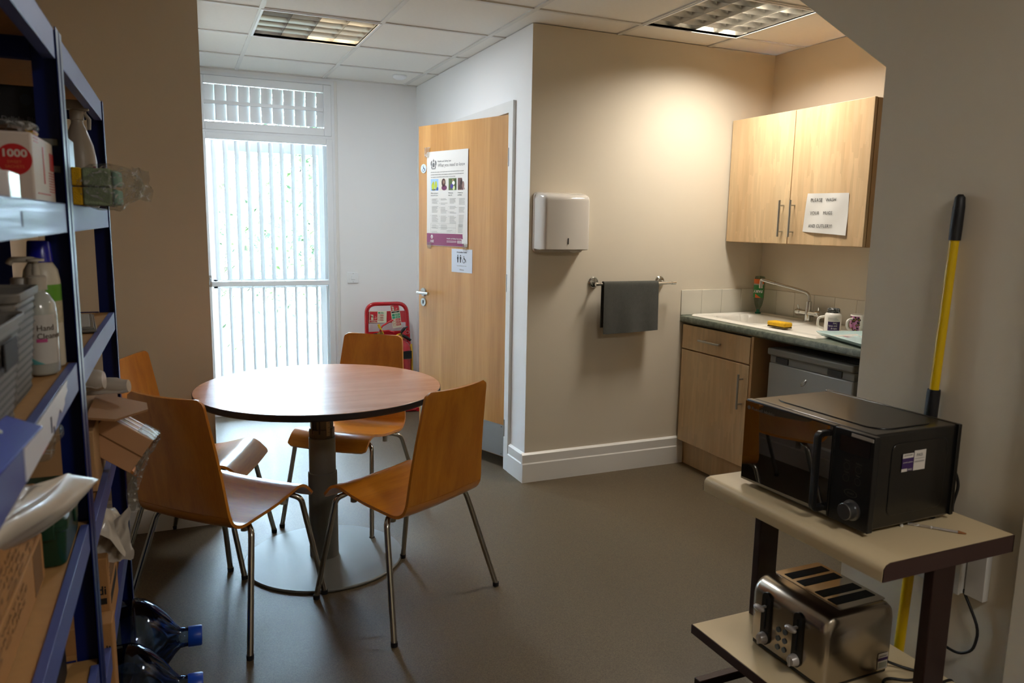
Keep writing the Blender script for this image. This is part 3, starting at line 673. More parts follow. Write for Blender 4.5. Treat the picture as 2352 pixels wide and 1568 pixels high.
# wall cupboard
CX = 3.03
t = thing('wall_cupboard', 'pale maple two-door wall cupboard above the sink', 'cupboard', (3.18, 3.19, 1.352))
b = MB(); b.box(CX+.020, XK, 2.69, 3.695, 1.350, 2.052); b.build('body', M_carc, t, bevel=.001)
for y0, y1, hy in ((3.196, 3.695, 3.235), (2.692, 3.190, 3.155)):
    b = MB(); b.box(CX, CX+.018, y0, y1, 1.352, 2.055); d = b.build('door', M_maple, t, bevel=.002)
    bar_handle(d, CX, hy, 1.39, hy, 1.585)
t = thing('wash_up_sign', 'white paper sign asking people to wash mugs and cutlery on the wall cupboard', 'sign', (CX, 2.93, 1.41))
b = MB(); q = [(3.066, 1.617), (2.797, 1.613), (2.794, 1.405), (3.086, 1.420)]
def sg(u, v):
    a = Vector((0, q[0][0], q[0][1]))*(1-u)+Vector((0, q[1][0], q[1][1]))*u; c = Vector((0, q[3][0], q[3][1]))*(1-u)+Vector((0, q[2][0], q[2][1]))*u
    p = a*(1-v)+c*v; return (CX-.002-.004*v*v*math.sin(PI*u)-.006*max(0, u+v-1.5)-.0015*math.sin(9*u+5*v), p.y, p.z)
b.sheet(sg, 16, 14, .0004); b.build('paper', M_paper, t, smooth=60)
b = MB()
for k, s in enumerate(['PLEASE   WASH', 'YOUR    MUGS', 'AND CUTLERY!']): b.text(s, .0245, (CX-.009, 3.04-(.0 if k < 2 else -.006), 1.574-.066*k), (0, -1, 0), (0, 0, 1), .0003, w=(.165, .15, .16)[k])
b.v = [(sg(min(1, max(0, (3.075-y)/.28)), min(1, max(0, (1.615-z)/.20)))[0]-.0022, y, z) for x, y, z in b.v]
b.build('lettering', mat('grey_print', '5a5a5c', .6), t)
# base unit
BX = 2.745
t = thing('base_cabinet', 'maple base cabinet with drawer over door beside the cream wall', 'cabinet', (3.03, 3.4, 0))
b = MB(); b.box(BX+.020, XK-.003, 3.10, 3.69, .15, .74); b.build('body', M_carc, t)
b = MB(); b.box(BX, BX+.018, 3.103, 3.69, .720, .862); d = b.build('drawer', M_maple, t, bevel=.0015); bar_handle(d, BX, 3.50, .790, 3.315, .790)
b = MB(); b.box(BX, BX+.018, 3.103, 3.69, .154, .712); d = b.build('door', M_maple, t, bevel=.0015); bar_handle(d, BX, 3.143, .47, 3.143, .660)
b = MB(); b.box(2.795, 2.813, 3.10, 3.70, 0, .15); b.build('plinth', M_maple, t)
b = MB(); b.box(BX+.004, XK-.003, 3.082, 3.0995, 0.0, .868); b.build('end_panel', M_carc, t)
# worktop
def worktop_mat():
    m = bpy.data.materials.new('green_stone_laminate'); m.use_nodes = True; N = m.node_tree.nodes; L = m.node_tree.links; b = N['Principled BSDF']
    tc = N.new('ShaderNodeTexCoord'); n = N.new('ShaderNodeTexNoise'); n.inputs['Scale'].default_value = 38; n.inputs['Detail'].default_value = 6; n.inputs['Roughness'].default_value = .7
    L.new(tc.outputs['Object'], n.inputs['Vector']); cr = N.new('ShaderNodeValToRGB'); e = cr.color_ramp.elements
    e[0].position = .32; e[0].color = lin('3f4a3f'); e[1].position = .7; e[1].color = lin('81877a'); L.new(n.outputs['Fac'], cr.inputs[0]); L.new(cr.outputs[0], b.inputs['Base Color']); b.inputs['Roughness'].default_value = .35
    return m
b = MB(); pr = [(2.735+.012, .870), (2.735, .882), (2.735, .902), (2.737, .909), (2.746, .912), (2.82, .912)]
hx0, hx1, hy0, hy1 = 2.80, 3.27, 2.72, 3.655
b.prism([(2.747, .870), (2.735, .880), (2.735, .901), (2.738, .909), (2.746, .912), (hx0, .912), (hx0, .870)], lambda a, c, d: (a, d, c), 1.15, YD-.002)
b.box(hx1, XK-.001, 1.15, YD-.002, .870, .912); b.box(hx0, hx1, hy1, YD-.002, .870, .912); b.box(hx0, hx1, 1.15, hy0, .870, .912)
o = b.build('worktop', worktop_mat(), smooth=40); tag(o, 'green stone-effect kitchen worktop carrying the sink', 'worktop')
# splashback tiles
M_glz = mat('cream_glazed_tile', 'd8d3c6', .12, var=.02); M_grout = mat('tile_grout', 'a59f90', .8)
def tiles(name, runs, label):
    t = thing(name, label, 'tiles', runs[0][0]); b = MB(); g = MB()
    for (o, d, nrm, n, w, h) in runs:
        o = Vector(o); d = Vector(d); nrm = Vector(nrm)
        for k in range(n):
            A = o+d*(k*w+.001); B = o+d*((k+1)*w-.001)
            vs = [p+nrm*e+Vector((0, 0, z)) for z in (.001, h) for e in (0, .006) for p in (A, B)]; b.add(vs, bx8)
        A = o; B = o+d*(n*w); g.add([p+nrm*e+Vector((0, 0, z)) for z in (0, h-.001) for e in (0, .0045) for p in (A, B)], bx8)
    b.build('tile', M_glz, t, bevel=.0015); g.build('grout', M_grout, t)
tiles('splashback_tiles', [((2.735, YD, .9125), (1, 0, 0), (0, -1, 0), 4, .1485, .150), ((XK, YD-.006, .9125), (0, -1, 0), (-1, 0, 0), 17, .150, .150)], 'single row of cream wall tiles behind the sink and worktop')
# sink
M_sink = mat('white_composite', 'dedad0', .25, var=.02)
t = thing('kitchen_sink', 'white inset sink with drainer set in the green worktop', 'sink', (3.0, 3.2, .912))
b = MB(); SX0, SX1, SY0, SY1 = 2.782, 3.285, 2.70, 3.675
def sink_top(u, v):
    x = SX0+(SX1-SX0)*u; y = SY0+(SY1-SY0)*v
    z = .918
    du = min(u, 1-u)*(SX1-SX0); dv = min(v, 1-v)*(SY1-SY0); e = min(du, dv)
    z += -.004*max(0, 1-e/.008)+.006*math.exp(-((e-.016)/.008)**2)
    cx, cy, ax, ay = 3.035, 3.42, .165, .20
    q = (abs((x-cx)/ax)**4+abs((y-cy)/ay)**4)**.25
    if q < 1.0: z -= .16*min(1, (1-q)/.16)**.8
    elif q < 1.08: z -= .006*(1.08-q)/.08
    if y < 3.17 and e > .04:
        z -= .006+.003*math.sin((x-SX0)*150)**2*(1 if y < 3.1 and x > 2.9 else 0)
    return (x, y, z)
b.sheet(sink_top, 90, 120, .003); b.build('basin', M_sink, t, smooth=60)
b = MB(); b.cyl((3.035, 3.42, .7595), (3.035, 3.42, .7625), .035, n=24); b.build('plug_hole', M_chrome, t, smooth=40)
# tap
TX_, TY_ = 3.245, 3.215
t = thing('mixer_tap', 'chrome mixer tap with long swivel spout behind the sink', 'tap', (TX_, TY_, .918))
b = MB(); b.lathe([(0, 0), (.026, 0), (.026, .006), (.019, .010), (.017, .08), (.016, .115), (.011, .118)], (TX_, TY_, .916), n=28); b.build('body', M_chrome, t, smooth=40)
b = MB(); b.cyl((TX_, TY_-.055, .965), (TX_, TY_+.055, .965), .016, n=22); b.build('valve_bar', M_chrome, t, smooth=40)
for sg_ in (-1, 1):
    b = MB(); b.lathe([(.016, 0), (.020, .004), (.021, .030), (.017, .036), (0, .036)], (TX_, TY_+sg_*.053, .965), (0, sg_, 0), 22); b.tube([(TX_, TY_+sg_*.074, .980), (TX_-.004, TY_+sg_*.078, 1.006)], .0045, 8); b.build('tap_handle', M_chrome, t, smooth=40)
b = MB(); b.tube(fillet([(TX_, TY_, 1.02), (TX_, TY_, 1.075), (TX_-.02, TY_+.06, 1.092), (TX_-.10, TY_+.255, 1.132), (TX_-.108, TY_+.275, 1.136), (TX_-.108, TY_+.275, 1.105)], [0, .05, .05, .01, .012, 0], 8), .0085, 14); b.build('spout', M_chrome, t, smooth=60)
b = MB(); b.cyl((TX_-.108, TY_+.275, 1.085), (TX_-.108, TY_+.275, 1.108), .0105, n=16); b.cyl((TX_-.075, TY_+.195, 1.1195), (TX_-.102, TY_+.262, 1.1335), .0105, n=16); b.build('nozzle', M_chrome, t, smooth=40)
# washing-up bottle stuck upside down in the corner
t = thing('washing_up_bottle', 'clear green washing-up liquid bottle standing upside down in the tiled corner', 'bottle', (3.24, 3.62, .912))
M_clearp = thin_glass('clear_plastic', 'c9d4c2', .08, .05)
b = MB(); b.lathe([(.010, .028), (.014, .034), (.027, .06), (.036, .10), (.038, .16), (.038, .215), (.034, .232), (.0, .236)], (3.24, 3.615, .912), n=28, sx=.62, sy=1); b.build('bottle_body', M_clearp, t, smooth=40)
b = MB(); b.lathe([(0, 0), (.017, 0), (.017, .012), (.010, .016), (.010, .030), (0, .030)], (3.24, 3.615, .9135), n=20); b.build('cap', mat('green_cap', '0f6b4a', .3), t, smooth=40)
VB = Vector((-.78, -.62, 0)).normalized(); RB = Vector((0, 0, 1)).cross(VB)*1
def onb(a, z, d=.0): # label patch curved around the bottle
    ang = a; dr = VB*math.cos(ang)+RB*math.sin(ang); return Vector((3.24, 3.615, .912))+Vector((dr.x*.0385, dr.y*.0395, z))*1+VB*(d-.006)
b = MB(); b.sheet(lambda u, v: onb((u-.5)*1.7, .105+.11*v, .010), 14, 6, .0006); b.m = 1
b.sheet(lambda u, v: onb((u-.5)*1.7, .19+.028*v, .0108), 14, 4, .0006); b.m = 2; b.sheet(lambda u, v: onb((u-.5)*1.7, .182+.008*v, .0108), 14, 2, .0005); b.m = 1; b.sheet(lambda u, v: onb((u-.25)*.9-.2, .105+.025*v*(1-u), .0110), 8, 3, .0005)
b.build('bottle_label', [mat('label_green', '2e7a3a', .35), mat('label_orange', 'd2672c', .35), mat('label_grey', '8f928c', .3)], t, smooth=60)
b = MB(); o_ = onb(0, .152, .0125); b.text('FAIRY', .022, o_+RB*-.026, RB*1, (0, 0, 1), .0004, w=.052, bold=.03)
for v in range(len(b.v)):
    p = Vector(b.v[v]); b.v[v] = tuple(2*Vector((o_.x, o_.y, o_.z))-p+VB*(2*(p-o_).dot(VB)))
b.build('label_text', M_paper, t)
# sponge, mugs, glass, tray
M_sponge = mat('yellow_sponge', 'd9a91a', .9, var=.15, vscale=120, bump=.9, bscale=300)
t = thing('sponge', 'yellow washing-up sponge lying on the front rim of the sink', 'sponge', (2.905, 3.06, .914))
b = MB(); b.X = Matrix.Translation((2.895, 3.06, .925)) @ Matrix.Rotation(math.radians(93), 4, 'Z'); b.box(-.062, .062, -.03, .03, 0, .024); b.build('foam', M_sponge, t, bevel=.008, bseg=3)
b = MB(); b.X = Matrix.Translation((2.895, 3.06, .918)) @ Matrix.Rotation(math.radians(93), 4, 'Z'); b.box(-.06, .06, -.029, .029, 0, .007); b.build('scourer', mat('dark_scourer', '54482a', .95, bump=.8), t, bevel=.003)
M_mug = mat('white_glaze', 'e4dfd5', .08, coat=.5, var=.01)
def mug(name, label, x, y, z, r, h, hang, inverted):
    t = thing(name, label, 'mug', (x, y, z), 0)
    pr = [(0, 0), (r-.004, 0), (r, .004), (r, h-.002), (r-.0015, h), (r-.004, h-.002), (r-.0045, .008), (0, .006)]
    if inverted: pr = [(0, h-.006), (r-.005, h-.008), (r-.004, .001), (r-.002, 0), (r, .002), (r, h-.016), (r-.003, h-.006), (r-.010, h-.001), (0, h-.002)]
    b = MB(); b.lathe(pr, (x, y, z), n=48); b.build('mug_body', M_mug, t, smooth=40)
    d = Vector((math.cos(hang), math.sin(hang), 0)); c = Vector((x, y, z))
    b = MB(); b.tube(fillet([c+d*(r-.003)+Vector((0, 0, h*.80)), c+d*(r+.030)+Vector((0, 0, h*.74)), c+d*(r+.030)+Vector((0, 0, h*.30)), c+d*(r-.003)+Vector((0, 0, h*.20))], .022, 8), .0062, 12); b.build('mug_handle', M_mug, t, smooth=60)
    return t
SZ = .9135
view = Vector((-.73, -.68, 0)).normalized(); vr = Vector((0, 0, 1)).cross(-view)*-1
vr = Vector((0.68, -.73, 0))
m1x, m1y = 3.03, 2.835
t = mug('coffee_mug', 'white mug with purple printed panel turned upside down over a glass', m1x, m1y, SZ, .041, .105, math.atan2(.68, -.73)+.1, True)
def curved(cx, cy, cz, r, a0, a1, z0, z1, b, d=.0006, n=14):
    b.sheet(lambda u, v: (cx+(r+d)*math.cos(a0+(a1-a0)*u), cy+(r+d)*math.sin(a0+(a1-a0)*u), cz+z0+(z1-z0)*v), n, 2, .0003)
av = math.atan2(view.y, view.x)
b = MB(); curved(m1x, m1y, SZ, .041, av-.55, av+.95, .016, .062, b); b.build('printed_panel', mat('purple_print', '352052', .4), t)
def arc_text(b, s, size, cx, cy, cz, r, a_start, z, up=1, w=None):
    """text bent around a cylinder, reading anticlockwise seen from above"""
    k = MB(); k.text(s, size, (0, 0, 0), (1, 0, 0), (0, 1, 0), .0004, w=w)
    b.add([(cx+(r+.001+q[2])*math.cos(a_start+up*q[0]/r), cy+(r+.001+q[2])*math.sin(a_start+up*q[0]/r), cz+z+up*q[1]) for q in k.v], k.f)
b = MB()
for k, (s, w) in enumerate((('make up', .028), ('your minds,', .042), ('Camp', .02))): arc_text(b, s, .013, m1x, m1y, SZ, .041, av+.55+(.35 if False else 0), .022+.0135*k+.008, -1, w)
b.build('print', M_paper, t)
b = MB()
for k in range(4): curved(m1x, m1y, SZ, .041, av-.6, av+.75-.1*k, .068+k*.004, .0695+k*.004, b)
b.build('small_print', M_fade, t)
t = thing('drinking_glass', 'clear glass tumbler base showing on top of the upturned white mug', 'glass', (m1x+.0, m1y, SZ+.104))
b = MB(); b.lathe([(.031, 0), (.030, .018), (.026, .022), (0, .022)], (m1x, m1y, SZ+.1045), n=36); b.build('glass_body', thin_glass('drinking_glass', '9aa09a', .03, .12), t, smooth=40)
m2x, m2y = 3.135, 2.77
t = mug('coffee_mug', 'pink leopard-print mug with white handle standing beside the white mug', m2x, m2y, SZ, .040, .098, math.atan2(.68, -.73)-.25+.9, False)
b = MB(); curved(m2x, m2y, SZ, .040, av-1.5, av+.12, .004, .092, b, .0005, 24); b.m = 1
r_ = random.Random(5)
for k in range(34):
    a = av-1.45+r_.random()*1.5; z = .009+r_.random()*.078; rr_ = .0045+r_.random()*.003; col = 1; ph = r_.random()*6
    pts = [(rr_*(1+.25*math.sin(3*q_+ph))*math.cos(q_), rr_*(1+.25*math.cos(2*q_+ph))*math.sin(q_)) for q_ in [2*PI*i/10 for i in range(10)]]
    b.m = 1; b.add([(m2x+.0412*math.cos(a+p/.04), m2y+.0412*math.sin(a+p/.04), SZ+z+q_) for p, q_ in pts], [tuple(range(10))])
    if k % 2: b.m = 2; b.add([(m2x+.0415*math.cos(a+p*.45/.04), m2y+.0415*math.sin(a+p*.45/.04), SZ+z+q_*.45) for p, q_ in pts], [tuple(range(10))])
b.build('leopard_print', [mat('print_pink', 'b877a0', .3), mat('print_dark', '34202c', .3), mat('print_ochre', 'a88f1c', .3)], t)
t = thing('serving_tray', 'pale blue floral serving tray on the worktop edge beside the mugs', 'tray', (2.97, 2.56, .9125))
b = MB(); b.X = Matrix.Translation((2.955, 2.545, .9135)) @ Matrix.Rotation(math.radians(-18), 4, 'Z')
def tray(u, v):
    x, y = (u-.5)*.30, (v-.5)*.42; e = min(.15-abs(x), .21-abs(y)); return (x, y, .004+.020*max(0, 1-e/.022)**1.3)
b.sheet(tray, 40, 50, .003); b.build('tray_body', mat('tray_blue', 'bcd3d2', .2, var=.12, vscale=18), t, smooth=60)
b = MB(); b.X = Matrix.Translation((2.955, 2.545, .9135)) @ Matrix.Rotation(math.radians(-18), 4, 'Z'); r_ = random.Random(2)
for k in range(26):
    cx, cy = r_.uniform(-.11, .11), r_.uniform(-.17, .17); b.m = k % 3; n = 6
    for j in range(5): a = j*1.256+k; b.add([(cx+.009*math.cos(a)+.007*math.cos(2*PI*i/n), cy+.009*math.sin(a)+.007*math.sin(2*PI*i/n), .0046) for i in range(n)], [tuple(range(n))])
b.build('floral_print', [mat('flower_pink', 'b76a7c', .3), mat('flower_white', 'e8e8e2', .3), mat('flower_grey', '8aa0a6', .3)], t)
# fridge
FX = 2.775
M_fr = mat('silver_fridge', '9a9c9b', .35, .35); M_frd = mat('fridge_trim', '77766f', .45, .1)
t = thing('undercounter_fridge', 'silver-grey undercounter fridge beneath the worktop', 'fridge', (3.05, 2.72, 0))
b = MB(); b.box(FX+.05, XK-.02, 2.45, 2.99, .02, .828); b.build('cabinet', mat('fridge_side', '6a6a66', .5), t, bevel=.004)
b = MB(); b.box(FX, FX+.045, 2.45, 2.99, .06, .752); b.build('door', M_fr, t, bevel=.006)
b = MB(); b.box(FX-.012, FX+.05, 2.445, 2.995, .792, .828); b.build('top_panel', M_frd, t, bevel=.008, bseg=3)
b = MB(); b.box(FX+.006, FX+.045, 2.452, 2.988, .752, .792); b.build('grip_strip', M_frd, t, bevel=.003)
for y in (2.52, 2.86):
  b = MB(); b.box(FX+.001, FX+.008, y, y+.085, .757, .786)
  b.build('grip_recess', mat('recess_dark', '2c2b28', .6), t, bevel=.002)
b = MB(); b.lathe([(0, .004), (.016, .003), (.02, 0)], (FX, 2.745, .688), (-1, 0, 0), 30, sx=.55, sy=1.3) ; b.build('badge', M_satin, t, smooth=40)
# ------------------------------------------------------------------ trolley with microwave and toaster
TZ = .69
M_cream = mat('cream_laminate', 'cdb994', .38, var=.02, vscale=6); M_brown = mat('dark_brown_metal', '2e1b17', .42, .3); M_brs = mat('brown_edge', '382320', .5)
t = thing('trolley', 'two-tier trolley with cream laminate shelves and dark brown steel frame', 'trolley', (1.66, 1.45, 0))
b = MB(); x0, x1, y0, y1 = 1.425, 1.877, 1.130, 1.775
pr = [(x1, TZ), (x0+.022, TZ), (x0+.008, TZ-.004), (x0+.001, TZ-.013), (x0, TZ-.024), (x0, TZ-.044), (x0+.004, TZ-.044), (x0+.006, TZ-.026), (x0+.022, TZ-.016), (x1, TZ-.016)]
b.prism(pr, lambda a, c, d: (a, d, c), y0+.003, y1-.003); b.build('top_shelf', M_cream, t, smooth=45)
b = MB(); po = [(x1, TZ-.0006), (x0+.022, TZ-.0006), (x0+.009, TZ-.005), (x0+.002, TZ-.014), (x0+.001, TZ-.044), (x1, TZ-.044)]
for ya, yb in ((y0, y0+.003), (y1-.003, y1)): b.prism(po, lambda a, c, d: (a, d, c), ya, yb)
b.box(x1-.003, x1, y0, y1, TZ-.044, TZ-.0006); b.box(x0+.01, x1-.004, y0+.004, y1-.004, TZ-.042, TZ-.017); b.build('edge_trim', M_brs, t)
b = MB(); b.box(1.39, 1.862, 1.13, 1.742, .222, .235); b.build('lower_shelf', M_cream, t)
b = MB(); b.box(1.388, 1.864, 1.126, 1.746, .205, .2335); b.build('lower_trim', M_brs, t)
for yy in (1.145, 1.72):
    b = MB(); b.box(1.598, 1.672, yy-.014, yy+.014, .04, TZ-.042); b.build('leg', M_brown, t, bevel=.003)
    b = MB(); b.box(1.40, 1.86, yy-.014, yy+.014, .035, .062); f = b.build('foot_bar', M_brown, t, bevel=.003)
    for xx in (1.425, 1.835):
        b = MB(); b.cyl((xx, yy-.010, .018), (xx, yy+.010, .018), .0178, n=20); b.cyl((xx, yy, .025), (xx, yy, .038), .008, n=10); b.build('castor', M_rub, f, smooth=40)
b = MB(); b.box(1.60, 1.67, 1.155, 1.715, .18, .206); b.build('cross_rail', M_brown, t)
# microwave
M_mwb = mat('black_enamel', '0b0b0b', .28, var=.1, coat=.3, vscale=30); M_mwg = mat('black_mirror_glass', '8a8a8c', .02, 1, var=0)
M_mwm = mat('satin_black', '111112', .35)
mz = TZ+.0125; FXm = 1.50
t = MW = thing('microwave', 'black microwave oven with mirrored door on the trolley top', 'microwave', (1.65, 1.47, TZ))
b = MB(); b.box(FXm+.016, 1.812, 1.262, 1.686, mz, mz+.243)
b.build('casing', M_mwb, t, bevel=.006, bseg=3)
b = MB(); b.box(1.806, 1.818, 1.255, 1.692, mz+.002, mz+.2445); b.build('rear_flange', M_mwb, t, bevel=.002)
b = MB(); b.prism(rrect(1.56, 1.775, 1.29, 1.66, .05), lambda a, c, d: (a, c, d), mz+.2425, mz+.2455); b.build('top_pressing', M_mwb, t, bevel=.002)
b = MB(); b.prism(rrect(1.575, 1.775, mz+.03, mz+.215, .02), lambda a, c, d: (a, d, c), 1.2625, 1.2600); b.build('side_pressing', M_mwb, t, bevel=.0018)
b = MB(); b.box(FXm, FXm+.018, 1.372, 1.693, mz-.0, mz+.2415); d = b.build('door', M_mwm, t, bevel=.002)
b = MB(); b.prism([(FXm-.0015, 1.376), (FXm+.001, 1.376), (FXm+.001, 1.690), (FXm-.0065, 1.690)], lambda a, c, d: (a, c, d), mz+.004, mz+.238); b.build('door_glass', M_mwg, d)
b = MB(); b.tube(fillet([(FXm, 1.392, mz+.218), (FXm-.034, 1.392, mz+.218), (FXm-.034, 1.392, mz+.020), (FXm, 1.392, mz+.020)], .012, 6), .0105, 4); b.build('door_handle', M_mwm, d, bevel=.002)
b = MB(); b.box(FXm, FXm+.018, 1.250, 1.370, mz-.0, mz+.2415); p = b.build('control_panel', M_mwm, t, bevel=.002)
b = MB(); b.box(FXm-.0015, FXm+.001, 1.262, 1.352, mz+.185, mz+.225); b.build('display', mat('dark_display', '1a1010', .15), p)
b = MB()
for (y, z) in ((1.325, .150), (1.29, .150), (1.325, .120), (1.29, .120)):
    for k in range(16):
        a = 2*PI*k/16; b.add([(FXm-.001, y+r_*math.cos(a+da), mz+z+r_*math.sin(a+da)) for r_, da in ((.0095, 0), (.0095, .4), (.0086, .4), (.0086, 0))], [(0, 1, 2, 3)])
for k in range(20):
    a = 2*PI*k/20; b.add([(FXm-.001, 1.307+q_*2.1*math.cos(a+da), mz+.085+q_*math.sin(a+da)) for q_, da in ((.0095, 0), (.0095, .32), (.0084, .32), (.0084, 0))], [(0, 1, 2, 3)])
b.text('START', .007, (FXm-.001, 1.307, mz+.082), (0, -1, 0), (0, 0, 1), .0003, 'CENTER')
for (y, z, s) in ((1.325, .163, 'Micro'), (1.29, .163, 'Defrost'), (1.325, .133, 'Clock'), (1.29, .133, 'Auto')): b.text(s, .006, (FXm-.001, y, mz+z), (0, -1, 0), (0, 0, 1), .0003, 'CENTER')
b.build('button_marks', mat('dim_print', '4a4540', .5), p)
b = MB(); b.lathe([(.026, 0), (.026, .004), (.021, .006), (.021, .026), (.0195, .028), (0, .028)], (FXm, 1.300, mz+.044), (-1, 0, 0), 40); b.build('dial', mat('brushed_dial', '77787a', .3, .9), p, smooth=35)
b = MB(); b.box(FXm-.0022, FXm-.0002, 1.254, 1.318, mz+.2285, mz+.2365); b.build('label_strip', mat('label_grey2', 'a59f97', .5), p)
b = MB(); b.text('Russell Hobbs', .0125, (FXm-.0066, 1.664, mz+.216), (.0158, -1, 0), (0, 0, 1), .0002, w=.088); b.lathe([(.0, 0), (.006, 0), (.006, .0004), (0, .0004)], (FXm-.0064, 1.675, mz+.220), (-1, 0, 0), 20)
b.build('brand_lettering', mat('silver_print', '6f6a66', .4), d)
b = MB()
for xx in (1.54, 1.78):
    for yy in (1.29, 1.655): b.cyl((xx, yy, TZ+.0003), (xx, yy, mz+.002), .012, n=16)
b.build('foot', M_rub, t, smooth=40)
MW.rotation_euler.z = math.radians(.8)
# test stickers on the side
def sticker(parent_label, name, fn, w, h):
    pass
t = thing('test_sticker', 'white and purple electrical test sticker on the right side of the black microwave', 'sticker', (1.655, 1.2590, .84))
def sp(b, x0, x1, z0, z1, d=0): b.box(x0, x1, 1.2585-d-.0004, 1.2592-d, z0, z1)
b = MB(); sp(b, 1.6555, 1.697, .843, .894); b.m = 1; sp(b, 1.614, 1.654, .844, .889); b.m = 0; sp(b, 1.614, 1.652, .878, .8895, .0004); sp(b, 1.613, 1.633, .8435, .851, .0004)
b.m = 2; b.text('PASS', .0105, (1.663, 1.2577, .879), (1, 0, 0), (0, 0, 1), .0002); b.text('JACKSONS', .005, (1.618, 1.2573, .8835), (1, 0, 0), (0, 0, 1), .0002, w=.03)
for z in (.873, .866, .864): sp(b, 1.658, 1.692, z, z+.0006, .0006)
b.m = 0; b.text('PASS', .007, (1.635, 1.2572, .8455), (1, 0, 0), (0, 0, 1), .0002); b.text('portable appliance', .0045, (1.616, 1.2572, .866), (1, 0, 0), (0, 0, 1), .0002, w=.034)
b.build('printed_label', [mat('sticker_white', 'cfc9c2', .5), mat('sticker_purple', '3a2159', .5), M_ink], t)
t.rotation_euler.z = math.radians(.8)
# power cord of the microwave
b = MB(); b.tube(fillet([(1.80, 1.31, .83), (1.845, 1.30, .83), (1.868, 1.292, .80), (1.875, 1.285, .765), (1.872, 1.297, .70), (1.892, 1.300, .66), (1.912, 1.300, .60), (1.925, 1.303, .555), (1.928, 1.300, .50), (1.93, 1.262, .44), (1.932, 1.222, .37), (1.93, 1.232, .305), (1.928, 1.268, .278), (1.925, 1.305, .280), (1.912, 1.335, .300), (1.895, 1.345, .25), (1.89, 1.345, .10)], .03, 4), .0038, 8)
b.build('power_cord', mat('black_cable', '101012', .45), MW, smooth=60)
b = MB(); b.tube(fillet([(1.73, 1.36, .262), (1.78, 1.33, .241), (1.82, 1.28, .2405), (1.75, 1.27, .2405), (1.70, 1.31, .2405), (1.66, 1.29, .2405), (1.72, 1.25, .2405), (1.81, 1.235, .2405), (1.875, 1.24, .238), (1.884, 1.24, .12)], .03, 5), .0038, 8)
cordB = b
# socket box and trunking on the wall
t = thing('wall_socket', 'white surface-mounted socket low on the wall behind the trolley', 'socket', (XR, 1.32, .453))
b = MB(); b.box(XR-.034, XR, 1.279, 1.425, .453, .60); b.build('back_box', mat('socket_white', 'cfccc6', .35), t, bevel=.003)
b = MB(); b.box(XR-.042, XR-.034, 1.277, 1.427, .452, .60); b.build('face_plate', mat('socket_white', 'cfccc6', .35), t, bevel=.003)
b = MB()
for yy in (1.315, 1.385):
    for (dy, z) in ((0, .512), (-.011, .49), (.011, .49)): b.box(XR-.0432, XR-.0418, yy+dy-.003, yy+dy+.003, z-.004, z+.004)
b.build('pin_hole', M_rub, t)
b = MB(); b.box(XR-.022, XR, 1.222, 1.275, .453, .62); o = b.build('cable_trunking', mat('socket_white', 'cfccc6', .35), bevel=.002); tag(o, 'short white cable trunking on the wall right of the socket', 'trunking')
b = MB(); b.box(XR-.066, XR-.0425, 1.285, 1.325, .535, .585); b.build('plug', M_rub, MW, bevel=.005)
# thin brush / drip rod on the trolley top
b = MB(); b.cyl((1.678, 1.275, TZ+.004), (1.715, 1.232, TZ+.004), .0038, n=10); b.m = 1; b.cyl((1.715, 1.232, TZ+.004), (1.750, 1.190, TZ+.0035), .003, n=10); b.m = 2; b.cyl((1.750, 1.190, TZ+.004), (1.762, 1.176, TZ+.003), .0042, .0015, n=10)
t = thing('fine_brush', 'thin clear-handled brush lying on the trolley top beside the microwave', 'brush', (1.72, 1.226, TZ))
b.build('brush_stick', [thin_glass('clear_rod', 'e4e0dc', .05, .2), mat('rod_grey', 'a8a4a4', .3, .4), mat('bristle_brown', '8a5a33', .8)], t)
b = MB(); b.lathe([(0, 0), (.004, .0), (.0045, .004), (.0025, .009), (0, .010)], (1.655, 1.2745, TZ+.0), n=12); o = b.build('rubber_bead', mat('white_bead', 'c9c6c0', .4), smooth=50); tag(o, 'tiny white bead by the near bottom edge of the microwave', 'bead')
# toaster
M_ss = mat('brushed_steel', 'b5aca0', .24, 1, var=.05); M_sst = mat('polished_steel', 'b8afa2', .09, 1, var=.02); M_bkp = mat('black_plastic', '0d0d0e', .3)
tx0, tx1, ty0, ty1, tz0, tz1 = 1.482, 1.735, 1.325, 1.602, .236, .444
t = thing('toaster', 'brushed steel four-slot toaster with black lever slots on the lower trolley shelf', 'toaster', (1.608, 1.463, .235))
def tprof(r):   # cross-section across x
    o = [(tx0+.004, tz0+.018), (tx0, tz0+.03)]
    for k in range(9): a = PI-PI/2*k/8; o.append((tx0+.045+.045*math.cos(a), tz1-.045+.045*math.sin(a)))
    for k in range(9): a = PI/2-PI/2*k/8; o.append((tx1-.035+.035*math.cos(a), tz1-.035+.035*math.sin(a)))
    o += [(tx1, tz0+.03), (tx1-.004, tz0+.018)]
    return o
b = MB(); P_ = tprof(0); cxm = (tx0+tx1)/2; czm = tz0+.018
rings = []
for yy, sc in ((ty0, .86), (ty0+.003, .93), (ty0+.010, .98), (ty0+.022, 1.0), (ty1-.022, 1.0), (ty1-.010, .98), (ty1-.003, .93), (ty1, .86)):
    rings.append([(cxm+(x-cxm)*sc, yy, czm+(z-czm)*sc) for x, z in P_])
n = len(P_); vs = [p for r in rings for p in r]
fs = [(i*n+k, i*n+k+1, (i+1)*n+k+1, (i+1)*n+k) for i in range(7) for k in range(n-1)]+[tuple(range(n)), tuple(range(7*n, 8*n))]+[(i*n, (i+1)*n, (i+1)*n+n-1, i*n+n-1) for i in range(7)]
b.add(vs, fs); b.build('shell', M_ss, t, smooth=50)
b = MB(); b.box(tx0+.008, tx1-.008, ty0+.008, ty1-.008, tz0+.002, tz0+.020); b.build('base', M_bkp, t, bevel=.004)
